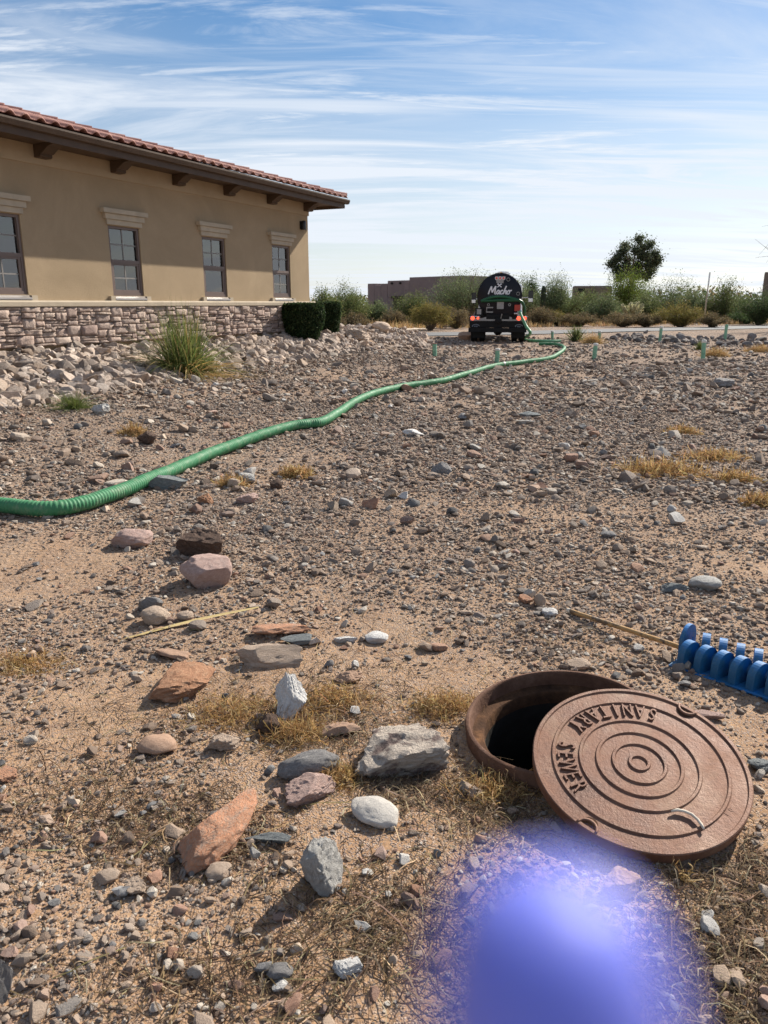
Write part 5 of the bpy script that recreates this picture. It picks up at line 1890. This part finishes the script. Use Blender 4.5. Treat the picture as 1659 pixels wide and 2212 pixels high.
F = np.stack([ii[:, :-1, 0], ii[:, :-1, 1], ii[:, 1:, 1], ii[:, 1:, 0]], -1).reshape(-1, 4)
C = np.repeat(vary([(.27, .19, .105), (.18, .115, .062), (.10, .064, .04), (.40, .31, .20), (.06, .04, .028), (.12, .08, .05)], n, g), (nseg + 1) * 2, axis=0)
o = np_mesh('straw_litter', V, F, M['leaf'], col=C)
tag(o, 'dry straw and twigs strewn on the dirt', 'straw', None, 'stuff')
# a long dry leaf blade on bare dirt
p0, p1, p2 = hit(270, 1385), hit(420, 1350), hit(560, 1326)
m_ = MB()
P, _ = spline([(p.x, p.y, p.z + dz) for p, dz in ((p0, .008), (p1, .02), (p2, .035))], 16)
vs, fs = [], []
for i, q in enumerate(P):
    w = .004 + .011 * math.sin(math.pi * min(1, (i / 15) * .75 + .08)); d = P[min(i + 1, 15)] - P[max(i - 1, 0)]; sv = np.cross(d, [0, 0, 1]); sv /= np.linalg.norm(sv)
    vs += [tuple(q - sv * w), tuple(q + np.array([0, 0, -.004])), tuple(q + sv * w)]
for i in range(15):
    fs += [(3 * i, 3 * i + 1, 3 * i + 4, 3 * i + 3), (3 * i + 1, 3 * i + 2, 3 * i + 5, 3 * i + 4)]
m_.add(vs, fs)
o = m_.build('dry_leaf_blade', plain('dry_leaf', (.50, .38, .17), .6, .3, 0, .15, 30), recalc=False)
tag(o, 'long straw coloured leaf blade lying on bare dirt', 'leaf')

# golden dry grass along the far side of the road (uncountable)
g = np.random.default_rng(818)
n = 42000
q = []
px_ = g.uniform(760, 1720, n); py_ = np.where(g.random(n) < .7, 689 + 19 * g.random(n) - (px_ - 1100) * .014, 677 + 14 * g.random(n))
keep = vnoise(px_ * .03, py_ * .25, 70) + .5 * vnoise(px_ * .09, py_ * .5, 71) > -.22
px_, py_ = px_[keep], py_[keep]
BX = []
for a, b in zip(px_, py_):
    d = pixray(a, b); k = -EYE / min(d[2], -.012); BX.append((d[0] * k, d[1] * k))
BX = np.array(BX)
n = len(BX)
base = np.stack([BX[:, 0], BX[:, 1], ground_z(BX[:, 0], BX[:, 1])], -1)
ln = np.clip(np.exp(g.normal(-1.05, .4, n)), .12, .8); le = np.abs(g.normal(0, .45, n)); aa = g.uniform(0, 6.28, n)
dirs = np.stack([np.cos(aa) * np.sin(le), np.sin(aa) * np.sin(le), np.cos(le)], -1)
V, F, C = blades(base, dirs, ln, np.full(n, .045), g.uniform(0, .4, n), 2, vary([(.40, .25, .11), (.33, .21, .10), (.46, .33, .17), (.27, .18, .09)], n, g), g)
o = np_mesh('dry_grass', V, F, M['leaf'], col=C)
tag(o, 'golden dry grass growing along the far side of the road', 'grass', None, 'stuff')

# desert shrubs and trees beyond the road
shrub('palo_verde_tree', 'feathery green palo verde bushes close behind the house corner', 'tree', 700, 690, 70, 78, OLIVE, 501, 'desert trees beyond the road', 46, 5200, .06, bark='bark_green', bright=1.15, dist=46)
shrub('palo_verde_tree', 'full green palo verde left of the adobe building', 'tree', 748, 690, 92, 82, OLIVE, 502, 'desert trees beyond the road', 50, 6000, .06, bark='bark_green', bright=1.1, dist=50)['label'] = 'full green palo verde at the corner of the adobe building'
shrub('brush_shrub', 'brown twiggy brush in front of the palo verde trees', 'shrub', 740, 702, 110, 44, BRUSH, 503, 'low desert shrubs', 40, 2600, .06, dist=44, bright=.8)
shrub('desert_shrub', 'grey green shrub before the dark entrance of the adobe building', 'shrub', 812, 690, 56, 48, GREYG, 504, 'low desert shrubs', 36, 2600, .06, dist=58)
shrub('desert_shrub', 'olive shrub before the adobe wall between entrance and creosote', 'shrub', 890, 690, 84, 68, OLIVE, 505, 'low desert shrubs', 44, 3600, .06, dist=58)
shrub('brush_shrub', 'rounded rusty brown shrub beside the adobe entrance', 'shrub', 852, 694, 52, 34, BRUSH, 506, 'low desert shrubs', 30, 1800, .06, dist=54)
shrub('mesquite_tree', 'tall grey airy mesquite tree behind the truck', 'tree', 1003, 694, 145, 122, GREYG, 507, 'desert trees beyond the road', 60, 4400, .06, bare=.35, dist=56, clump=.08)
shrub('creosote_bush', 'rounded yellow green creosote bush on thin dark stems', 'shrub', 930, 708, 82, 58, CREO, 508, 'low desert shrubs', 40, 3000, .055, bare=.45, dist=47)
shrub('brush_shrub', 'brown brush against the side of the truck', 'shrub', 985, 702, 70, 44, BRUSH, 509, 'low desert shrubs', 30, 2000, .06, dist=50)
shrub('mesquite_tree', 'airy tree top showing over the tank of the truck', 'tree', 1112, 690, 95, 92, GREYG, 510, 'desert trees beyond the road', 50, 3200, .06, bare=.35, dist=62, clump=.08)
shrub('dark_evergreen', 'narrow dark green conifer beyond the truck mirror', 'tree', 1143, 690, 38, 80, DARKG, 511, 'desert trees beyond the road', 34, 2800, .07, dist=80)
shrub('palo_verde_tree', 'pale green palo verde next to the saguaro cactus', 'tree', 1196, 694, 72, 92, GREYG, 512, 'desert trees beyond the road', 46, 4200, .06, bark='bark_green', dist=66, bright=1.1)
row = [(1165, 698, 70, 40, BRUSH, 'brush_shrub', 'brown brush at the foot of the saguaro'), (1215, 692, 90, 66, OLIVE, 'desert_shrub', 'olive shrub between the saguaro and the far flat roof'), (1262, 690, 86, 62, OLIVE, 'desert_shrub', 'olive green shrub below the far flat roof'),
       (1250, 702, 80, 30, BRUSH, 'brush_shrub', 'low brown brush behind the yucca'), (1300, 690, 70, 58, GREYG, 'desert_shrub', 'grey green shrub beside the cholla cactus'), (1320, 696, 70, 48, OLIVE, 'desert_shrub', 'rounded olive shrub at the cholla cactus'),
       (1345, 698, 90, 30, BRUSH, 'brush_shrub', 'low brown brush below the cholla cactus'), (1440, 690, 130, 88, GREYG, 'desert_shrub', 'largest grey green bush between the tall tree and the white pole'), (1390, 690, 70, 58, OLIVE, 'desert_shrub', 'olive bush under the tall dark tree'),
       (1470, 700, 110, 52, CREO, 'creosote_bush', 'wide yellow green creosote before the largest grey bush'), (1560, 692, 90, 82, OLIVE, 'desert_shrub', 'tall olive bush beyond the white pole'), (1600, 686, 60, 60, GREYG, 'desert_shrub', 'grey green bush next to the tall olive bush'),
       (1640, 690, 90, 72, DARKG, 'desert_shrub', 'dark green bush in front of the far brown wall'), (1540, 696, 60, 30, BRUSH, 'brush_shrub', 'low brown brush behind the white pole'), (1690, 694, 90, 66, GREYG, 'desert_shrub', 'grey green bush beside the dark green bush'),
       (1205, 700, 70, 30, CREO, 'creosote_bush', 'low yellow creosote beside the brown brush'), (1395, 700, 60, 30, BRUSH, 'brush_shrub', 'low brown brush between the cholla and the creosote'), (1610, 694, 80, 26, DARKG, 'brush_shrub', 'low dark brush line before the dark green bush'), (1500, 690, 70, 70, GREYG, 'desert_shrub', 'grey green bush just behind the white pole')]
for k, (a, b, w, h, cols, nm, lab) in enumerate(row):
    shrub(nm, lab, 'shrub', a, b, w, h, cols, 540 + k, 'low desert shrubs', 40, 3200 if h > 50 else 1800, .058, dist={BRUSH[0]: 56, CREO[0]: 57}.get(cols[0], 64 + 3 * (k % 4)), bright=.95)
shrub('desert_tree', 'bright green bush at the foot of the tall dark tree', 'tree', 1355, 690, 84, 100, BRIGHT, 580, 'desert trees beyond the road', 54, 5600, .06, dist=84, bright=1.0)
# far wood of low desert scrub closing the horizon (reads as one mass)
g = np.random.default_rng(606)
n = 26000
aa = g.uniform(-.62, .75, n); dd_ = g.uniform(88, 190, n)
x, y = dd_ * np.sin(aa), dd_ * np.cos(aa)
hmax = (1.1 + 2.2 * np.clip(.5 + vnoise(x * .11, y * .06, 61) + .5 * vnoise(x * .3, y * .2, 62), 0, 1.2))
P = np.stack([x, y, hmax * np.sqrt(g.random(n))], -1)
V, F, C = leaf_quads(P, .26, g, vary(GREYG + OLIVE + DARKG + BRUSH, n, g))
o = np_mesh('desert_scrub', V, F, M['leaf'], col=C); tag(o, 'low desert scrub spreading to the horizon', 'scrub', None, 'stuff')


# tall dark tree: hanging masses of leaves round limbs
def tall_tree():
    g = np.random.default_rng(640)
    d = pixray(1357, 690); k = 110 / math.hypot(d[0], d[1]); p = Vector((d[0] * k, d[1] * k, gz(d[0] * k, d[1] * k)))
    D = depth_of(p); s = D / FPX
    o = thing('eucalyptus_tree', 'tall dark leafy tree standing above the other bushes', 'tree', p)
    H = (690 - 527) * s
    tr = MB(); tr.tube([(0, 0, -.2), (.2, 0, H * .3), (0, .1, H * .55)], [.35, .28, .2], 8)
    LPs = []
    cl = [(-30, 118), (-12, 140), (8, 152), (28, 140), (40, 122), (46, 104), (-42, 104), (-30, 92), (-8, 112), (16, 118), (30, 98), (2, 92), (-18, 84), (44, 90), (20, 135), (-22, 128), (36, 78), (10, 100), (-2, 128), (26, 120), (-34, 110), (-14, 100), (38, 110), (0, 78), (-28, 76), (18, 82), (48, 112)]
    for (a, b) in cl:
        c = np.array([a * s, g.uniform(-22, 22) * s, (b + 4) * s])
        pts, _ = spline([(0, .1, H * .5), (c[0] * .5, c[1] * .5, H * .5 + (c[2] - H * .5) * .7), tuple(c)], 6)
        tr.tube([tuple(q) for q in pts], [.16, .13, .1, .08, .06, .03], 5, caps=False)
        m_ = 900
        q = g.normal(0, 1, (m_, 3)); q /= np.linalg.norm(q, axis=1)[:, None]
        q *= (np.abs(g.normal(0, .62, m_)))[:, None] * np.array([13, 13, 10]) * s * g.uniform(.85, 1.2)
        q[:, 2] -= np.abs(g.normal(0, 4 * s, m_)) * (g.random(m_) < .4)
        LPs.append(c + q)
    LP_ = np.concatenate(LPs)
    V, F, C = leaf_quads(LP_, .13, g, vary([(.085, .105, .055), (.115, .135, .075), (.06, .078, .042), (.15, .165, .10)], len(LP_), g))
    tr.build('trunk', M['bark'], o, smooth=True, recalc=False)
    np_mesh('crown', V, F, M['leaf'], o, col=C)


tall_tree()

# bare branching tree reaching in by the far brown wall
def bare_tree():
    g = np.random.default_rng(651)
    d = pixray(1722, 700); k = 52 / math.hypot(d[0], d[1]); p = Vector((d[0] * k, d[1] * k, gz(d[0] * k, d[1] * k)))
    o = thing('bare_tree', 'pale leafless tree with fine drooping branches', 'tree', p)
    tr = MB(); tw = MB()
    tr.tube([(0, 0, -.2), (.1, 0, 1.2), (-.1, .1, 2.2)], [.16, .13, .1], 8)
    for k in range(9):
        a = g.uniform(0, 6.28); e = np.array([math.cos(a) * g.uniform(1, 2.6), math.sin(a) * g.uniform(1, 2), g.uniform(3.6, 6.2)])
        pts, _ = spline([(-.1, .1, 2.1), tuple(e * [.35, .35, .7]), tuple(e)], 8)
        tr.tube([tuple(q) for q in pts], list(np.linspace(.07, .018, 8)), 5, caps=False)
        for j in range(26):
            b0 = pts[g.integers(3, 8)]; d_ = g.normal(0, .55, 3) + np.array([math.cos(a) * .5, math.sin(a) * .5, .05])
            q1 = b0 + d_ * .6; q2 = b0 + d_ * 1.1 - [0, 0, g.uniform(.1, .5)]
            tw.tube([tuple(b0), tuple(q1), tuple(q2)], [.014, .011, .006], 3, caps=False)
    mt = plain('pale_bark', (.33, .27, .21), .9, .15)
    tr.build('trunk', mt, o, smooth=True, recalc=False); tw.build('crown', mt, o, recalc=False)


bare_tree()
# saguaro, cholla, pole
sg_p = pixray(1171, 690); k = 63 / math.hypot(sg_p[0], sg_p[1]); p = Vector((sg_p[0] * k, sg_p[1] * k, 0)); p.z = gz(p.x, p.y)
M['saguaro'] = plain('saguaro_green', (.035, .045, .025), .8, .2, 0, .2, 6)
m_ = MB(); n = 36; prof = [(.15, -.1), (.17, .5), (.19, 1.6), (.185, 2.3), (.15, 2.55), (.08, 2.68), (.001, 2.72)]
vs = []
for r_, h_ in prof:
    for k in range(n):
        a = 2 * math.pi * k / n; q = r_ * (1 + (.10 if k % 3 == 0 else -.05)); vs.append((q * math.cos(a), q * math.sin(a), h_ * 1.05))
m_.add(vs, [(i * n + k, i * n + (k + 1) % n, (i + 1) * n + (k + 1) % n, (i + 1) * n + k) for i in range(len(prof) - 1) for k in range(n)])
o = m_.build('saguaro_cactus', M['saguaro'], recalc=False); o.location = p
tag(o, 'single dark saguaro cactus column beyond the truck mirror', 'cactus')
g = np.random.default_rng(77)
d = pixray(1362, 690); k = 60 / math.hypot(d[0], d[1]); p = Vector((d[0] * k, d[1] * k, 0)); p.z = gz(p.x, p.y)
ch = thing('cholla_cactus', 'pale yellow spiny cholla cactus among the bushes', 'cactus', p)
m_ = MB(); m_.tube([(0, 0, -.1), (0, 0, .7)], .09, 8); m_.build('trunk', M['bark'], ch, smooth=True)
m_ = MB(); E_ = []
for k in range(40):
    a = g.uniform(0, 6.28); c0 = np.array([0, 0, g.uniform(.4, .8)]); rr = g.uniform(.2, .75)
    c1 = c0 + [math.cos(a) * rr, math.sin(a) * rr, g.uniform(.1, .75)]
    m_.tube([tuple(c0 + (c1 - c0) * .5), tuple(c1), tuple(c1 + (c1 - c0) * .35 + [0, 0, .06])], [.05, .075, .04], 6); E_.append(c1)
m_.build('joints', plain('cholla_joint', (.34, .31, .17), .9, .1, 0, .25, 9), ch, smooth=True)
E_ = np.repeat(np.array(E_), 60, 0) + g.normal(0, .09, (2400, 3))
V, F, C = leaf_quads(E_, .04, g, vary([(.55, .50, .30), (.45, .40, .22)], 2400, g)); np_mesh('spines', V, F, M['leaf'], ch, col=C)
p = hit(1520, 702); D = depth_of(p)
pl = thing('marker_pole', 'thin pale marker pole standing beside the road', 'pole', p)
HH = 108 * D / FPX
MB().tube([(0, 0, -.2), (.01, 0, HH * .5), (.05, 0, HH)], [.055, .05, .04], 10).build('shaft', plain('weathered_pole', (.46, .38, .28), .8, .2, 0, .25, 5), pl, smooth=True)
MB().tube([(.036, 0, HH * .78), (.052, 0, HH * 1.002)], .056, 10).build('white_sleeve', M['white_paint'], pl, smooth='auto')

# ------------------------------------------------------------------ far buildings
M['adobe'] = plain('adobe_stucco', (.215, .165, .155), .92, .15, 0, .08, 1.2, .4, 30)
M['adobe2'] = plain('brown_adobe', (.20, .155, .125), .92, .15, 0, .08, 1.2, .4, 30)
M['dark_open'] = plain('dark_opening', (.02, .018, .017), .8, .2)
M['beam'] = plain('dark_beam', (.05, .035, .03), .8, .2)


def at_dist(px, dist):
    d = pixray(px, 690); k = dist / math.hypot(d[0], d[1]); return Vector((d[0] * k, d[1] * k, gz(d[0] * k, d[1] * k)))


def height_at(py, p):
    d = pixray(829.5, py); return EYE + d[2] / d[1] * p.y


AL, AR = at_dist(772, 76), at_dist(1000, 66)
ab = thing('adobe_building', 'purple brown adobe building with stepped flat roof and recessed entrance', 'building', AL)
axd = (AR - AL); LEN = math.hypot(axd.x, axd.y); ab.rotation_euler = (0, 0, math.atan2(axd.y, axd.x))


def ab_x(px): return (px - 772) / (1012 - 772) * LEN


def ab_h(py, f): return height_at(py, AL + (AR - AL) * f) - AL.z


hs = [(772, 790, 612), (790, 806, 616), (806, 822, 612), (822, 886, 605), (886, 898, 606), (898, 1012, 597)]
for a, b, py_ in hs:
    f = ((a + b) / 2 - 772) / 240
    y0 = 0 if a >= 886 else 1.3
    if a == 822:
        MB().box(ab_x(a) + .003, ab_x(b) - .003, y0 + .01, 6, 2.05, ab_h(py_, f)).build('wall', M['adobe'], ab, bevel=.05)
        MB().box(ab_x(a) + .003, ab_x(836), y0 + .013, 4.3, -.2, 2.049).build('wall', M['adobe'], ab)
        MB().box(ab_x(858), ab_x(b) - .003, y0 + .013, 4.3, -.2, 2.049).build('wall', M['adobe'], ab)
        MB().box(ab_x(836), ab_x(858), 4.4, 4.6, -.2, 2.049).build('wall', M['adobe'], ab)
        MB().box(ab_x(832), ab_x(862), y0 - .06, y0 + .008, 1.95, 2.2).build('lintel', M['beam'], ab)
        dr = MB().box(ab_x(842), ab_x(850), 4.3, 4.39, -.1, 1.9).build('door', M['dark_open'], ab)
    else:
        MB().box(ab_x(a), ab_x(b), y0, 6 - (a % 3) * .1, -.2, ab_h(py_, f)).build('wall', M['adobe'], ab, bevel=.05)
for a in (834, 854, 874):
    MB().tube([(ab_x(a), 1.15, ab_h(611, .35)), (ab_x(a), 1.6, ab_h(611, .35))], .09, 10).build('roof_drain', M['dark_open'], ab)
wn_ = MB().box(ab_x(788), ab_x(794), 1.27, 1.298, .6, 1.7).build('window', M['dark_open'], ab)
fb = thing('far_house', 'low flat roofed brown house half hidden by bushes', 'house', at_dist(1235, 118), R(-12))
MB().box(0, 5.2, 0, 8, -.2, 3.95).build('wall', M['adobe2'], fb, bevel=.05)
MB().box(3.0, 5.3, -.5, -.01, -.2, 3.7).build('entry_wall', M['adobe2'], fb, bevel=.05)
MB().box(.6, 1.6, -.03, -.005, 2.6, 3.6).build('window', M['dark_open'], fb)
fb = thing('far_house', 'brown walled house beyond the dark green bush', 'house', at_dist(1640, 90), R(-25))
MB().box(0, 12, 0, 8, -.2, 4.6).build('wall', M['adobe2'], fb, bevel=.05)
MB().box(2.2, 3.4, -.03, -.005, 2.0, 3.4).build('window', M['dark_open'], fb)

# ------------------------------------------------------------------ gloved hand with one finger raised close before the lens
t = NT('nitrile_glove', .45, .4)
t.color(t.ramp(t.noise(40, 3), [(.3, (.17, .20, .70)), (.7, (.21, .24, .78))]))
t.bump(t.noise(400, 3), .15, .0005)
t.b.inputs['Subsurface Weight'].default_value = .45
t.b.inputs['Subsurface Radius'].default_value = (.003, .004, .010)
M['glove'] = t.m
cr, cu_, cf = Vector((1, 0, 0)), Vector((0, math.sin(PITCH), math.cos(PITCH))), Vector((0, math.cos(PITCH), -math.sin(PITCH)))
CP = Vector((0, 0, EYE))


def cp(r_, u_, f_): return CP + cr * r_ + cu_ * u_ + cf * f_


hv_, he_, hr_ = [], [], []
def jv(p, r_):
    hv_.append(tuple(p)); hr_.append(r_); return len(hv_) - 1
wrist = jv(cp(.050, -.205, -.020), .027)
palm = jv(cp(.036, -.160, -.002), .024); he_.append((wrist, palm))
k1 = jv(cp(.020, -.118, .012), .0125); he_.append((palm, k1))
f1 = jv(cp(.0105, -.075, .024), .0086); f2 = jv(cp(.0072, -.039, .0278), .0058); f3 = jv(cp(.0060, -.0180, .0272), .0048); f4 = jv(cp(.0055, -.0122, .027), .0036)
he_ += [(k1, f1), (f1, f2), (f2, f3), (f3, f4)]
for j, (dx, lr) in enumerate(((.020, 1.0), (.038, .95), (.054, .8))):      # curled fingers beside it
    a = jv(cp(.020 + dx, -.125 - .006 * j, .010), .011); b = jv(cp(.022 + dx, -.112 - .008 * j, .046 * lr), .0085); c_ = jv(cp(.026 + dx, -.138 - .006 * j, .058 * lr), .0078); d_ = jv(cp(.028 + dx, -.156 - .004 * j, .038 * lr), .0070)
    he_ += [(palm, a), (a, b), (b, c_), (c_, d_)]
th1 = jv(cp(.012, -.165, .020), .012); th2 = jv(cp(.010, -.140, .048), .0095); th3 = jv(cp(.020, -.128, .066), .0080)
he_ += [(palm, th1), (th1, th2), (th2, th3)]
me = bpy.data.meshes.new('gloved_hand'); me.from_pydata(hv_, he_, []); me.materials.append(M['glove'])
hand = bpy.data.objects.new('gloved_hand', me); link(hand)
tag(hand, 'hand in a blue nitrile glove with its index finger raised', 'hand')
sk = hand.modifiers.new('skin', 'SKIN'); sk.use_smooth_shade = True
for i, sv in enumerate(me.skin_vertices[0].data if me.skin_vertices else []):
    sv.radius = (hr_[i], hr_[i]); sv.use_root = (i == 1)
sb = hand.modifiers.new('sub', 'SUBSURF'); sb.levels = 2; sb.render_levels = 2
